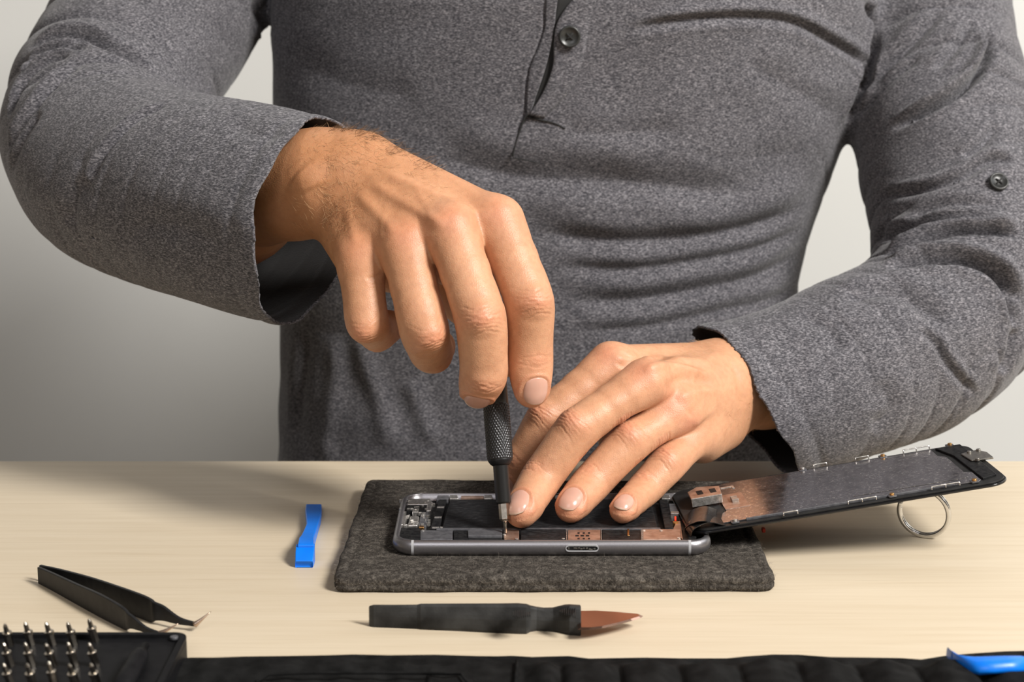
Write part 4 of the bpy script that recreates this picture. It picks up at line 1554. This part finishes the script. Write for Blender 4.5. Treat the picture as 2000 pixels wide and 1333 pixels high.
L_palm = [
    Seg(PT(1400, 712, .872), PT(1193, 714, .834), .0110, .0096), Seg(PT(1412, 735, .862), PT(1260, 750, .814), .0120, .0098),
    Seg(PT(1418, 770, .858), PT(1322, 802, .825), .0120, .0098), Seg(PT(1412, 805, .862), PT(1362, 848, .840), .0118, .0096),
    Seg(PT(1400, 800, .880), PT(1280, 770, .848), .0150, .0125), Seg(PT(1408, 836, .866), PT(1372, 862, .848), .0115, .0105),
    Seg(PT(1415, 770, .895), PT(1330, 835, .885), .0150, .0110),
    Seg(PT(1398, 752, .872), PT(1418, 757, .880), .0190, .0212), Seg(PT(1418, 757, .880), PT(1492, 742, .912), .0212, .0235),
    Seg(PT(1492, 742, .912), PT(1590, 718, .945), .0235, .028),
]
L_hand = Hand(L_palm, [L_idx, L_mid, L_rng, L_pky, L_thb], 9 * mm, 6 * mm)


def surf_points(hand, UV, t0=0.68, t1=1.25, n=70):
    """where the view rays through the pixels meet the surface (nan where they miss)"""
    UV = np.asarray(UV, float)
    D = cF + ((UV[:, :1] - 1000.0) / FPX) * cR - ((UV[:, 1:2] - 666.5) / FPX) * cU
    t = np.full(len(UV), t0)
    act = np.arange(len(UV))
    for _ in range(n):
        dd = hand.d(CAMP + t[act, None] * D[act])
        t[act] += dd * 0.85
        act = act[(np.abs(dd) > 2e-5) & (t[act] < t1)]
        if not len(act):
            break
    P = CAMP + t[:, None] * D
    P[t >= t1] = np.nan
    return P


def surf_point(hand, u, v, t0=0.68):
    p = surf_points(hand, [(u, v)], t0)[0]
    return None if np.isnan(p[0]) else p


def poly_dist(P, Q):
    """distance from points to a polyline, and the position along it (0..1)"""
    best = np.full(len(P), 1e9); par = np.zeros(len(P))
    n = len(Q) - 1
    for i in range(n):
        a, b = Q[i], Q[i + 1]
        ab = b - a
        t = np.clip((P - a) @ ab / (ab @ ab + 1e-12), 0, 1)
        d = np.linalg.norm(P - a - t[:, None] * ab, axis=1)
        m = d < best
        best[m] = d[m]; par[m] = (i + t[m]) / n
    return best, par


def near(P, Q, r):
    lo = Q.min(0) - r; hi = Q.max(0) + r
    return np.where(((P > lo) & (P < hi)).all(1))[0]


def ridges(P, hand, specs):
    """raised or sunken lines over the skin: list of (pixels, height mm, width mm)"""
    out = np.zeros(len(P))
    for px, amp, wd in specs:
        Q = surf_points(hand, spline(np.array(px, float), 4 * len(px)))
        Q = Q[~np.isnan(Q[:, 0])]
        idx = near(P, Q, 4 * wd * mm)
        if not len(idx):
            continue
        dd, par = poly_dist(P[idx], Q)
        win = np.clip(np.minimum(par, 1 - par) / 0.18, 0, 1)
        out[idx] += amp * mm * np.exp(-(dd / (wd * mm)) ** 2) * win
    return out


def hand_mesh(hand, lo, hi, h, specs, seed, pinks):
    P, F = surface_nets(lambda p, c, R: hand.d(p, c, R), lo, hi, h)
    for _ in range(2):
        n = vnormals(P, F)
        P = P - n * chunked(hand.d, P)[:, None]
    n = vnormals(P, F)
    disp = np.zeros(len(P)); fl = np.zeros(len(P))
    for i, f in enumerate(hand.f):
        a, b = crease_disp(f, P, seed + i)
        disp += a; fl += b
    disp += ridges(P, hand, specs)
    for u, v, r in pinks:
        q = surf_point(hand, u, v)
        fl += 0.7 * np.exp(-((P - q) ** 2).sum(1) / (2 * (r * mm) ** 2))
    return P + n * disp[:, None], F, np.clip(fl * 0.7, 0, 0.6)


HRES = float(globals().get('HAND_RES', 0.0006))
specsR = [
    ([(735, 330), (800, 360), (880, 392), (955, 425)], 0.9, 2.6),       # extensor tendons
    ([(715, 350), (770, 385), (830, 420), (872, 440)], 1.0, 2.6),
    ([(695, 375), (735, 415), (775, 460)], 0.9, 2.6),
    ([(672, 400), (685, 440), (695, 480)], 0.6, 2.4),
    ([(700, 330), (745, 350), (800, 352), (860, 372), (905, 400)], 0.32, 1.8),   # veins
    ([(800, 352), (830, 395), (848, 430)], 0.28, 1.8),
    ([(760, 395), (745, 440), (744, 470)], 0.22, 1.8),
    ([(838, 405), (834, 435), (838, 462)], -0.35, 4.0), ([(930, 395), (932, 425), (938, 455)], -0.4, 4.0), ([(746, 430), (744, 460), (749, 480)], -0.3, 3.6),
    ([(585, 330), (600, 350), (610, 372)], 1.2, 8.0),                    # wrist bone
    ([(648, 300), (632, 360), (628, 410), (630, 448)], -0.4, 3.5),
    ([(640, 420), (650, 400), (668, 385)], -0.15, 0.9), ([(634, 436), (645, 418), (660, 404)], -0.22, 0.8),
    ([(712, 545), (735, 540), (750, 528)], -0.3, 0.8), ([(760, 520), (790, 525), (815, 520)], 0.0, 0.8),
]
specsL = [
    ([(1385, 705), (1310, 700), (1240, 700), (1195, 702)], 0.9, 2.4),
    ([(1395, 735), (1330, 715), (1285, 715), (1255, 725)], 1.3, 2.4),
    ([(1400, 765), (1360, 765), (1320, 780)], 0.9, 2.4),
    ([(1400, 800), (1375, 815), (1355, 835)], 0.6, 2.4),
    ([(1225, 690), (1222, 705), (1212, 722)], -0.9, 3.0), ([(1345, 735), (1318, 748), (1296, 760)], -0.9, 3.2), ([(1375, 785), (1358, 800), (1346, 815)], -0.7, 2.8),
    ([(1385, 722), (1335, 708), (1290, 702)], -1.1, 3.0), ([(1392, 752), (1350, 742), (1310, 748)], -0.8, 3.0), ([(1395, 690), (1360, 728), (1355, 762)], 0.25, 1.4), ([(1425, 700), (1443, 745), (1456, 800)], -0.7, 2.6), ([(1380, 700), (1400, 690), (1425, 700)], 0.5, 3.0),
]
pinksR = [(979, 410, 6), (878, 425, 6), (790, 455, 6), (695, 480, 6)]
pinksL = [(1185, 690, 5), (1256, 722, 6), (1314, 785, 6), (1350, 832, 5)]


def bbox(hand, pad=0.006):
    pr = list(hand.palm.p)
    for f in hand.f:
        pr += f.g.p
    lo = np.min([np.minimum(q.a, q.b) - max(q.ra, q.rb) for q in pr], 0) - pad
    hi = np.max([np.maximum(q.a, q.b) + max(q.ra, q.rb) for q in pr], 0) + pad
    return lo, hi


PR, FR, flR = hand_mesh(R_hand, *bbox(R_hand), HRES, specsR, 3, pinksR)
PL, FL_, flL = hand_mesh(L_hand, *bbox(L_hand), HRES, specsL, 30, pinksL)

# ---- arms and trunk
def chain(pts, flat_n=None, flat=1.0):
    """pts: (u, v, t, radius) -> smooth run of round cones"""
    Q = np.array([[*PT(u, v, t), r] for u, v, t, r in pts])
    S = spline(Q, 5 * len(pts))
    return [Seg(S[i, :3], S[i + 1, :3], S[i, 3], S[i + 1, 3], flat_n, flat) for i in range(len(S) - 1)]


# trunk outline: rows of v with the left and right edge, at the trunk's depth
TY = 1.055
trows = [(-420, 800, 1330), (-330, 700, 1420), (-230, 560, 1640), (-120, 540, 1700), (0, 535, 1712), (80, 532, 1706), (150, 534, 1695), (260, 536, 1650), (330, 540, 1618), (400, 542, 1596), (470, 545, 1570),
         (545, 548, 1556), (610, 550, 1552), (750, 548, 1552), (900, 545, 1555), (1050, 540, 1570), (1500, 535, 1580)]
tz_, tcx, trx, tyc, tryy = [], [], [], [], []
for v, ul, ur in trows:
    a, b = PY(ul, v, TY), PY(ur, v, TY)
    tz_.append(a[2]); tcx.append((a[0] + b[0]) / 2); trx.append((b[0] - a[0]) / 2)
tz_, tcx, trx = [np.array(q)[::-1] for q in (tz_, tcx, trx)]
tdep = np.interp(tz_, [-0.3, -0.05, 0.05, 0.16, 0.24, 0.30, 0.36], [0.105, 0.098, 0.094, 0.104, 0.112, 0.105, 0.070])
tyc = np.interp(tz_, [-0.3, 0.0, 0.15, 0.25, 0.40], [TY, TY, TY + 0.002, TY + 0.006, TY + 0.02])


class Trunk:
    c = np.array([0.03, TY, 0.05]); R = 0.6

    def __init__(s, ins=0.0):
        s.ins = ins

    def d(s, p):
        z = p[:, 2]
        cx = np.interp(z, tz_, tcx); rx = np.interp(z, tz_, trx) - s.ins
        cy = np.interp(z, tz_, tyc); ry = np.interp(z, tz_, tdep) - s.ins
        x = (p[:, 0] - cx) / rx; y = (p[:, 1] - cy) / ry
        e = 2.35
        k = (np.abs(x) ** e + np.abs(y) ** e) ** (1 / e)
        d = (k - 1) * np.minimum(rx, ry)
        top = (z - (tz_[-1] - s.ins)); bot = (tz_[0] + s.ins - z)
        return np.maximum(d, np.maximum(top, bot))


armR = [(400, -330, 1.085, .058), (350, -150, 1.065, .060), (318, 0, 1.025, .0545), (250, 130, .985, .0495), (198, 246, .945, .0485), (225, 330, .905, .0455), (315, 365, .878, .0455), (420, 392, .855, .0455), (520, 418, .838, .0455), (640, 440, .815, .0440)]
armL = [(1740, -330, 1.085, .058), (1810, -160, 1.07, .056), (1822, 0, 1.05, .0405), (1828, 120, 1.03, .0440), (1845, 260, 1.01, .0470), (1882, 420, .985, .0480), (1885, 560, .960, .0465), (1800, 660, .940, .0450), (1690, 708, .922, .0425), (1580, 752, .908, .0405), (1475, 785, .897, .0385), (1360, 805, .884, .0380)]
segsR, segsL = chain(armR), chain(armL)


class Shirt:
    def __init__(s):
        s.gr = Group(segsR, 0.008); s.gl = Group(segsL, 0.008); s.t = Trunk()

    def d(s, p, c=None, R=0):
        a = s.gr.d(p, c, R); b = s.gl.d(p, c, R); t = s.t.d(p)
        out = t
        for q in (a, b):
            if q is not None:
                out = smin(out, q, 0.010)
        return out


shirt_f = Shirt()
person = thing('person', 'person in a grey heather henley shirt leaning over the table, screwdriver in one hand', 'person', (0.03, TY, -0.35))
cuffR_c, cuffR_n = PT(603, 433, .822), unit([0.89, -0.42, -0.18])
cuffL_c, cuffL_n = PT(1452, 782, .896), unit([-0.84, -0.24, -0.50])
SRES = float(globals().get('SHIRT_RES', 0.0014))
PS, FS = surface_nets(shirt_f.d, (-0.36, 0.72, -0.30), (0.36, 1.20, 0.42), SRES, B=12, lip=1.8)
for _ in range(3):
    n = vnormals(PS, FS)
    PS = PS - n * np.clip(chunked(shirt_f.d, PS), -0.003, 0.003)[:, None] * 0.8

# folds: pixels, depth mm (negative = groove), width mm, raised lip
folds = [
    # chest and belly
    ([(1225, 62), (1290, 46), (1380, 36), (1470, 34), (1550, 44), (1620, 78), (1672, 112), (1694, 150)], -2.4, 2.4, 0.9),
    ([(1695, 0), (1703, 40), (1700, 100), (1692, 150), (1672, 190), (1655, 240)], -5.0, 3.0, 0.6),
    ([(840, 300), (930, 330), (1030, 348), (1140, 354), (1260, 360), (1400, 378), (1500, 372)], -2.6, 9.0, 0.9),
    ([(980, 385), (1120, 395), (1260, 402), (1380, 400), (1520, 372), (1590, 345)], 1.6, 8.0, 0.0),
    ([(1040, 455), (1180, 470), (1320, 468), (1460, 446), (1570, 405)], -2.4, 5.0, 0.8),
    ([(1080, 520), (1220, 528), (1360, 512), (1480, 486), (1566, 446)], -1.8, 4.0, 0.8),
    ([(1100, 590), (1240, 588), (1380, 566), (1490, 538), (1556, 500)], -2.2, 5.0, 0.8),
    ([(1110, 648), (1260, 640), (1400, 610), (1500, 590), (1550, 565)], -1.5, 4.0, 0.7),
    ([(700, 620), (712, 700), (745, 790), (760, 880)], 1.6, 7.0, 0.0), ([(650, 650), (655, 740), (640, 840), (625, 900)], 1.4, 7.0, 0.0),
    ([(800, 740), (820, 800), (850, 870)], 1.4, 6.0, 0.0), ([(600, 640), (590, 740), (575, 860)], -1.4, 6.0, 0.6),
    ([(1450, 120), (1560, 180), (1640, 230)], -0.9, 6.0, 0.5), ([(560, 120), (700, 170), (820, 190)], -0.8, 9.0, 0.5),
    ([(1090, 255), (1200, 262), (1340, 252)], -0.9, 5.0, 0.5),
    ([(1340, 300), (1450, 310), (1580, 290)], -0.9, 8.0, 0.4), 
    # right sleeve (left in the picture)
    ([(60, 98), (110, 76), (160, 72), (215, 92), (260, 112), (292, 134)], -3.6, 3.2, 0.9),
    ([(40, 150), (75, 108), (130, 92), (180, 96)], -2.6, 2.8, 0.8), ([(18, 230), (45, 160), (95, 118), (140, 108)], -2.6, 3.0, 0.8),
    ([(18, 300), (40, 250), (75, 200), (110, 160), (165, 120)], -3.0, 3.2, 0.9), ([(22, 340), (45, 270), (80, 215)], -1.8, 3.0, 0.8),
    ([(165, 372), (190, 315), (225, 270), (270, 228), (330, 202)], -2.0, 2.3, 0.45), ([(130, 440), (145, 390), (172, 352)], -1.6, 5.0, 0.6),
    ([(230, 480), (300, 440), (390, 455), (430, 490)], -0.9, 7.0, 0.4), ([(490, 0), (512, 40), (530, 90)], -2.0, 4.0, 0.7),
    ([(330, 30), (420, 60), (500, 120)], -0.9, 9.0, 0.4), ([(455, 235), (500, 260), (560, 262)], -0.8, 5.0, 0.4), ([(380, 560), (440, 520), (470, 430)], -0.7, 7.0, 0.3),
    # left sleeve
    ([(1928, 60), (1930, 100), (1912, 140), (1870, 180), (1820, 210), (1740, 252)], -3.8, 2.4, 0.9),
    ([(1700, 180), (1740, 120), (1790, 70), (1850, 10)], -1.5, 4.0, 0.7), ([(1672, 232), (1730, 165), (1800, 105)], -1.2, 3.0, 0.7),
    ([(1825, 140), (1870, 90), (1900, 40)], -1.2, 3.0, 0.7),
    ([(1705, 385), (1790, 372), (1870, 348), (1935, 312), (1985, 318)], -1.6, 2.6, 0.7), ([(1950, 240), (1920, 280), (1880, 310)], -1.4, 3.0, 0.6),
    ([(1722, 500), (1780, 480), (1850, 452), (1930, 448), (1995, 460)], -3.2, 3.2, 0.9), ([(1730, 525), (1800, 508), (1880, 505), (1950, 535), (1990, 590)], -3.0, 3.4, 0.9),
    ([(1700, 470), (1780, 445), (1880, 425), (1960, 430)], -1.8, 3.6, 0.7), ([(1930, 520), (1965, 570), (1985, 640)], -1.8, 3.0, 0.6),
    ([(1770, 430), (1850, 400), (1960, 405)], -1.2, 3.5, 0.5),
    ([(1790, 640), (1826, 668), (1848, 705), (1874, 738), (1905, 772)], -0.9, 2.4, 0.9), ([(1640, 590), (1720, 566), (1800, 590), (1850, 640)], -1.4, 6.0, 0.5),
    ([(1985, 640), (1972, 690), (1955, 730)], -1.6, 4.0, 0.5), ([(1560, 610), (1620, 640), (1640, 700)], -0.8, 6.0, 0.4), ([(1700, 840), (1740, 800), (1720, 740)], -0.8, 7.0, 0.4),
    # henley opening and seams (the list splits above here)
    ([(1075, -10), (1066, 20), (1066, 55), (1056, 85), (1040, 120), (1031, 150), (1026, 215), (1012, 250), (1000, 305)], -0.9, 0.9, 0.7),
]

_i0 = next(i for i, fd in enumerate(folds) if fd[0][0] == (1928, 60))
folds = [(px, a * 1.9, w * 0.9, l) if _i0 <= i < len(folds) - 1 else (px, a, w, l) for i, (px, a, w, l) in enumerate(folds)]


def fold_disp(P, Nn, f):
    out = np.zeros(len(P))
    allpx = [spline(np.array(fd[0], float), 4 * len(fd[0])) for fd in folds]
    allQ = surf_points(f, np.concatenate(allpx), t0=0.72)
    o_ = 0
    for (px, amp, wd, lip), ap in zip(folds, allpx):
        Q = allQ[o_:o_ + len(ap)]
        o_ += len(ap)
        Q = Q[~np.isnan(Q[:, 0])]
        if len(Q) < 3:
            continue
        # skip runs that jump between surfaces
        st = np.linalg.norm(np.diff(Q, axis=0), axis=1)
        cut = np.where(st > 0.05)[0]
        if len(cut):
            Q = Q[cut[-1] + 1:] if len(Q) - cut[-1] > cut[0] else Q[:cut[0] + 1]
            if len(Q) < 3:
                continue
        w = wd * mm
        idx = near(P, Q, 5 * w)
        if not len(idx):
            continue
        dd, par = poly_dist(P[idx], Q)
        win = np.sin(np.clip(np.minimum(par, 1 - par) / 0.22, 0, 1) * math.pi / 2) ** 1.2
        g = np.exp(-(dd / w) ** 1.35) if amp < 0 else np.exp(-(dd / w) ** 2)
        rim = np.exp(-((dd - 1.9 * w) / (1.2 * w)) ** 2)
        # the upper lip of a fold hangs over the lower one
        ii = np.clip((par * (len(Q) - 1)).astype(int), 0, len(Q) - 2)
        tg = Q[ii + 1] - Q[ii]
        b = np.cross(tg, cF); b /= np.linalg.norm(b, axis=1, keepdims=True) + 1e-12
        b *= np.where(b @ (cU - 0.4 * cR) < 0, -1, 1)[:, None]
        sd = ((P[idx] - Q[ii]) * b).sum(1)
        hang = np.where(sd > 0, 1.25, 0.35)
        out[idx] += 1.7 * mm * amp * win * (g - lip * 0.55 * rim * hang)
    return out


n = vnormals(PS, FS)
disp = fold_disp(PS, n, shirt_f)
# loose cloth: gentle irregular swell
x, y, z = PS.T
disp += 0.0009 * (np.sin(x * 61 + 2 * np.sin(z * 43)) * np.sin(z * 74 + 1.5 * np.sin(x * 35 + y * 50)))
# drapery around the arms, in arm coordinates
def arm_wrinkles(P, N_, pts, env, freq, tilt, seed):
    Q = spline(np.array([PT(u, v, t) for u, v, t, r in pts]), 60)
    rad = np.interp(np.linspace(0, 1, 60), np.linspace(0, 1, len(pts)), [q[3] for q in pts])
    dd, par = poly_dist(P, Q)
    L_ = np.linalg.norm(np.diff(Q, axis=0), axis=1).sum()
    ax = Q[np.clip((par * 59).astype(int) + 1, 0, 59)] - Q[np.clip((par * 59).astype(int), 0, 58)]
    ax /= np.linalg.norm(ax, axis=1, keepdims=True)
    e1 = np.cross(ax, [0.0, 0, 1.0]); e1 /= np.linalg.norm(e1, axis=1, keepdims=True) + 1e-9
    e2 = np.cross(ax, e1)
    c_ = np.interp(par, np.linspace(0, 1, 60), np.arange(60))
    i0 = c_.astype(int).clip(0, 58)
    cen = Q[i0] + (Q[i0 + 1] - Q[i0]) * (c_ - i0)[:, None]
    r_ = P - cen
    th = np.arctan2((r_ * e2).sum(1), (r_ * e1).sum(1))
    s = par * L_ / mm
    ph = s * freq * 2 * math.pi / 100 + tilt * np.cos(th - 0.8) + 0.9 * np.sin(s * 0.043 + seed) + 0.7 * np.sin(2 * th + s * 0.05 + seed * 2)
    w = np.abs(np.sin(ph / 2))
    prof_ = 1 - np.exp(-(w / 0.30) ** 1.3)              # rounded ridges with sharp valleys
    mod = 0.55 + 0.45 * np.sin(th * 1.5 + seed * 3 + s * 0.03)
    a_ = np.interp(par, *env)
    near_ = np.clip(1.6 - dd / (np.interp(par, np.linspace(0, 1, 60), rad) * 1.15), 0, 1)
    return (prof_ - 0.75) * a_ * mm * mod * np.clip(near_ * 3, 0, 1)


disp += arm_wrinkles(PS, n, armR, ([0, .15, .25, .36, .46, .55, .7, .9, 1], [.8, 1.6, 2.0, 3.6, 3.8, 2.2, .9, .5, 0]), 4.6, 2.6, 1.3)
disp += arm_wrinkles(PS, n, armL, ([0, .15, .3, .42, .5, .6, .7, .85, 1], [.9, 2.6, 3.2, 3.0, 4.4, 3.6, 1.5, .8, 0]), 4.4, -2.8, 4.1)
# stitched hems at both cuffs
for c, nn_, r in ((cuffR_c, cuffR_n, 0.075), (cuffL_c, cuffL_n, 0.065)):
    q = PS - c
    s = q @ nn_
    lat = np.linalg.norm(q - s[:, None] * nn_, axis=1)
    m = lat < r
    disp += np.where(m, -0.0007 * np.exp(-((s + 0.012) / 0.0022) ** 2) + 0.0005 * np.exp(-((s + 0.005) / 0.004) ** 2), 0)
PS = PS + n * disp[:, None]


def open_cuff(P, F, c, nn_, rad, wav):
    q = P - c
    s = q @ nn_
    lat = q - s[:, None] * nn_
    lr = np.linalg.norm(lat, axis=1)
    e1 = unit(np.cross(nn_, [0, 0, 1])); e2 = np.cross(nn_, e1)
    ang = np.arctan2(lat @ e2, lat @ e1)
    lim = wav(ang)
    out = (s > lim) & (lr < rad) & (s < 0.12)
    ff = out[F]
    keep = ~ff.all(1)
    part = ff.any(1) & keep
    mv = np.unique(F[part][ff[part]])
    P[mv] -= nn_ * (s[mv] - lim[mv])[:, None]
    return P, F[keep]


PS, FS = open_cuff(PS, FS, cuffR_c, cuffR_n, 0.075, lambda a: 0.0022 * np.sin(2 * a + 0.6) + 0.0012 * np.sin(5 * a) + 0.0006 * np.sin(11 * a + 2))
PS, FS = open_cuff(PS, FS, cuffL_c, cuffL_n, 0.070, lambda a: 0.0020 * np.sin(2 * a + 2.0) + 0.0012 * np.sin(4 * a + 1) + 0.0006 * np.sin(11 * a))
used = np.zeros(len(PS), bool); used[FS.ravel()] = True
remap = np.cumsum(used) - 1
PS, FS = PS[used], remap[FS]
PS[:, 2] = np.where((PS[:, 1] < TABLE_Y + 0.01) & (PS[:, 2] < 0.0012), 0.0012, PS[:, 2])
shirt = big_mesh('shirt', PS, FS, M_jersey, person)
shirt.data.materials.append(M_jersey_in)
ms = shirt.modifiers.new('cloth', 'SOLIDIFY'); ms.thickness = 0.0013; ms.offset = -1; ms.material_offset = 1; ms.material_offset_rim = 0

# ---- hidden body under the shirt, joined to the two hands as one mesh
armRb = [(u, v, t, r - 0.014 if i < 6 else 0.0285) for i, (u, v, t, r) in enumerate(armR[:9])]
armRb[8] = (470, 383, .853, .0280); armRb[7] = (400, 392, .868, .031)
armLb = [(u, v, t, min(r - 0.016, 0.029)) for (u, v, t, r) in armL[:9]] + [(1590, 720, .943, .0275)]
bR, bL = Group(chain(armRb), 0.01), Group(chain(armLb), 0.01)
neck = Group([Seg((0.015, TY + 0.03, 0.33), (0.015, TY + 0.02, 0.47), 0.055, 0.052)], 0.01)
tr_in = Trunk(0.007)


def body_d(p, c=None, R=0):
    out = tr_in.d(p)
    for g in (bR, bL, neck):
        q = g.d(p, c, R)
        if q is not None:
            out = smin(out, q, 0.012)
    return out


PB, FB = surface_nets(body_d, (-0.34, 0.78, -0.30), (0.34, 1.19, 0.46), 0.005, B=8, lip=1.8)
off = 0
Pall, Fall, fl_all = [], [], []
for P, F, fl in ((PR, FR, flR), (PL, FL_, flL), (PB, FB, np.zeros(len(PB)))):
    Pall.append(P); Fall.append(F + off); fl_all.append(fl); off += len(P)
Pall = np.concatenate(Pall); Fall = np.concatenate(Fall); fl_all = np.concatenate(fl_all)
# sun tan towards the wrist
wr, wl = PT(640, 352, .80), PT(1420, 757, .875)
tan = np.exp(-(((Pall - wr) ** 2).sum(1)) / (2 * 0.040 ** 2)) * 0.75 + np.exp(-(((Pall - wl) ** 2).sum(1)) / (2 * 0.022 ** 2)) * 0.15
body = big_mesh('body', Pall, Fall, M_skin, person, {'flush': fl_all, 'tan': tan})
for f, h_ in ((R_idx, R_hand), (R_mid, R_hand), (L_idx, L_hand), (L_mid, L_hand), (L_rng, L_hand), (L_pky, L_hand)):
    build_nail(f, h_, body, M_nail)

# ---- arm hair
def hair(hand, polys, count, dirn, ln, seed, up=0.25):
    r_ = np.random.default_rng(seed)
    UV = np.concatenate([np.column_stack([r_.uniform(u0, u1, int(count * w)), r_.uniform(v0, v1, int(count * w))]) for (u0, v0, u1, v1), w in polys])
    Ps = surf_points(hand, UV)
    Ps = Ps[~np.isnan(Ps[:, 0])]
    e = 2e-4
    G = np.stack([hand.d(Ps + np.eye(3)[k] * e) - hand.d(Ps - np.eye(3)[k] * e) for k in range(3)], 1)
    G /= np.linalg.norm(G, axis=1, keepdims=True) + 1e-12
    parts = []
    for p, g in zip(Ps, G):
        d = unit(np.asarray(dirn) + r_.normal(0, 0.35, 3))
        d = unit(d - g * d.dot(g) * 0.9 + g * up)
        pts = [p - g * 0.0003]
        L_ = r_.uniform(0.6, 1.3) * ln
        for k in range(4):
            d = unit(d + r_.normal(0, 0.12, 3) - g * 0.05)
            pts.append(pts[-1] + d * L_ / 4)
        parts.append(tube_mesh(np.array(pts), [5.5e-5, 5e-5, 4.5e-5, 3.5e-5, 1.5e-5], seg=3, cap=False))
    return parts


M_hairl = mat('fair_arm_hair', (0.55, 0.34, 0.18), 0.45)
hd_ = hair(R_hand, [((600, 245, 760, 330), 1.0), ((640, 330, 860, 400), 0.5), ((560, 300, 700, 440), .5), ((632, 380, 690, 450), .35)], 420, cR * .8 - cU * .3, 0.0050, 5)
v_, f_ = join_lists(hd_)
o = mesh_obj('arm_hair', v_, f_, M_hairl, body); o['kind'] = 'stuff'
hd_ = hair(R_hand, [((638, 244, 700, 258), 1.0), ((690, 250, 760, 276), 1.0), ((750, 268, 810, 304), 1.0), ((800, 292, 862, 336), 0.7), ((636, 400, 680, 470), 0.6)], 150, cR * .75 - cU * .1, 0.0058, 8, 0.55)
v_, f_ = join_lists(hd_)
o = mesh_obj('wrist_hair', v_, f_, M_hair, body); o['kind'] = 'stuff'
hd_ = hair(L_hand, [((1330, 665, 1400, 700), 1.0), ((1420, 780, 1490, 850), .5)], 130, -cR * .8 - cU * .2, 0.0042, 6)
v_, f_ = join_lists(hd_)
o = mesh_obj('arm_hair', v_, f_, M_hairl, body); o['kind'] = 'stuff'

# ---- henley placket, buttons, cuff hems
def cloth_strip(name, left, right, lift, m, n=40, k=7, parent=shirt, lift2=None):
    Lp, Rp = spline(np.array(left, float), n), spline(np.array(right, float), n)
    F2 = []
    T = np.linspace(0, 1, k)
    UV = (Lp[:, None, :] * (1 - T)[None, :, None] + Rp[:, None, :] * T[None, :, None]).reshape(-1, 2)
    lf = np.tile(lift * (1 - T) + (lift if lift2 is None else lift2) * T, n)
    V = surf_points(shirt_f, UV, t0=0.9) - cF * lf[:, None]
    for i in range(n - 1):
        for j in range(k - 1):
            a = i * k + j
            F2.append((a, a + k, a + k + 1, a + 1))
    o = mesh_obj(name, V, F2, m, parent)
    ms = o.modifiers.new('cloth', 'SOLIDIFY'); ms.thickness = 0.0014; ms.offset = 0
    return o


cloth_strip('placket', [(1068, -20), (1066, 20), (1064, 55), (1054, 88), (1040, 120), (1032, 150), (1029, 205), (1031, 226)],
            [(1092, -20), (1086, 20), (1083, 50), (1078, 80), (1071, 112), (1062, 145), (1046, 190), (1036, 224)], 0.0007, M_jersey, lift2=0.0018)
cloth_strip('button_stand', [(1150, -25), (1112, 10), (1088, 48), (1082, 85), (1080, 130), (1062, 180), (1034, 226)],
            [(1180, -25), (1160, 10), (1150, 48), (1145, 85), (1135, 130), (1110, 180), (1060, 232)], 0.0034, M_jersey, lift2=0.0002)
cloth_strip('opening_shade', [(1088, -25), (1084, 20), (1080, 60), (1072, 110), (1056, 165), (1034, 220)],
            [(1152, -25), (1114, 12), (1092, 50), (1086, 100), (1078, 150), (1040, 222)], 0.0006, M_jersey_dark, k=5)  # dark strip that paints the shade between the two flaps
def seam(px, r):
    Q = surf_points(shirt_f, spline(np.array(px, float), 6 * len(px)), t0=0.9)
    Q = Q[~np.isnan(Q[:, 0])] - cF * (0.0012 - r * 0.3)
    v_, f_ = tube_mesh(Q, r, seg=6)
    mesh_obj('stitched_seam', v_, f_, M_jersey_dark, shirt)


seam([(1031, 222), (1022, 238), (1010, 272), (1001, 306)], 0.00055)
seam([(1031, 229), (1062, 236), (1084, 242), (1104, 252)], 0.00050)
seam([(1001, 308), (1030, 314), (1054, 320)], 0.00028)

M_button = mat('dark_button', (0.022, 0.023, 0.022), 0.35)
def button(u, v, r, tilt, up):
    p = surf_point(shirt_f, u, v, t0=0.78)
    e = 1e-3
    g = unit([float(shirt_f.d((p + np.eye(3)[k] * e)[None])[0] - shirt_f.d((p - np.eye(3)[k] * e)[None])[0]) for k in range(3)])
    g = unit(g - cF * tilt)
    a1 = unit(np.cross(g, cU)); a2 = np.cross(g, a1)
    p = p + g * up
    prof = [(0.0, -.0012), (.7, -.0012), (.96, -.0008), (1.0, 0.0), (.97, .0008), (.88, .0011), (.80, .0010), (.70, .0004), (.30, .0002), (0.0, .0002)]
    V, F2 = [], []
    sg = 40
    for rr, zz_ in prof:
        for k in range(sg):
            a = 2 * math.pi * k / sg
            V.append(p + g * zz_ + r * rr * (math.cos(a) * a1 + math.sin(a) * a2))
    for i in range(len(prof) - 1):
        for k in range(sg):
            l = (k + 1) % sg
            F2.append((i * sg + k, i * sg + l, (i + 1) * sg + l, (i + 1) * sg + k))
    b = mesh_obj('button', V, F2, M_button, shirt)
    parts = []
    q = r * .27
    for a_, b_ in (((-q, -q), (q, q)), ((-q, q), (q, -q))):
        P0 = p + a1 * a_[0] + a2 * a_[1]; P1 = p + a1 * b_[0] + a2 * b_[1]
        mid = (P0 + P1) / 2 + g * .0009
        parts.append(tube_mesh(np.array([P0 + g * .0001, P0 + g * .0006, mid, P1 + g * .0006, P1 + g * .0001]), .00045, seg=6))
    v_, f_ = join_lists(parts)
    mesh_obj('button_thread', v_, f_, M_jersey_dark, b)


button(1112, 71, .0058, 0.3, .0050)
button(1948, 359, .0052, 0.2, .0022)
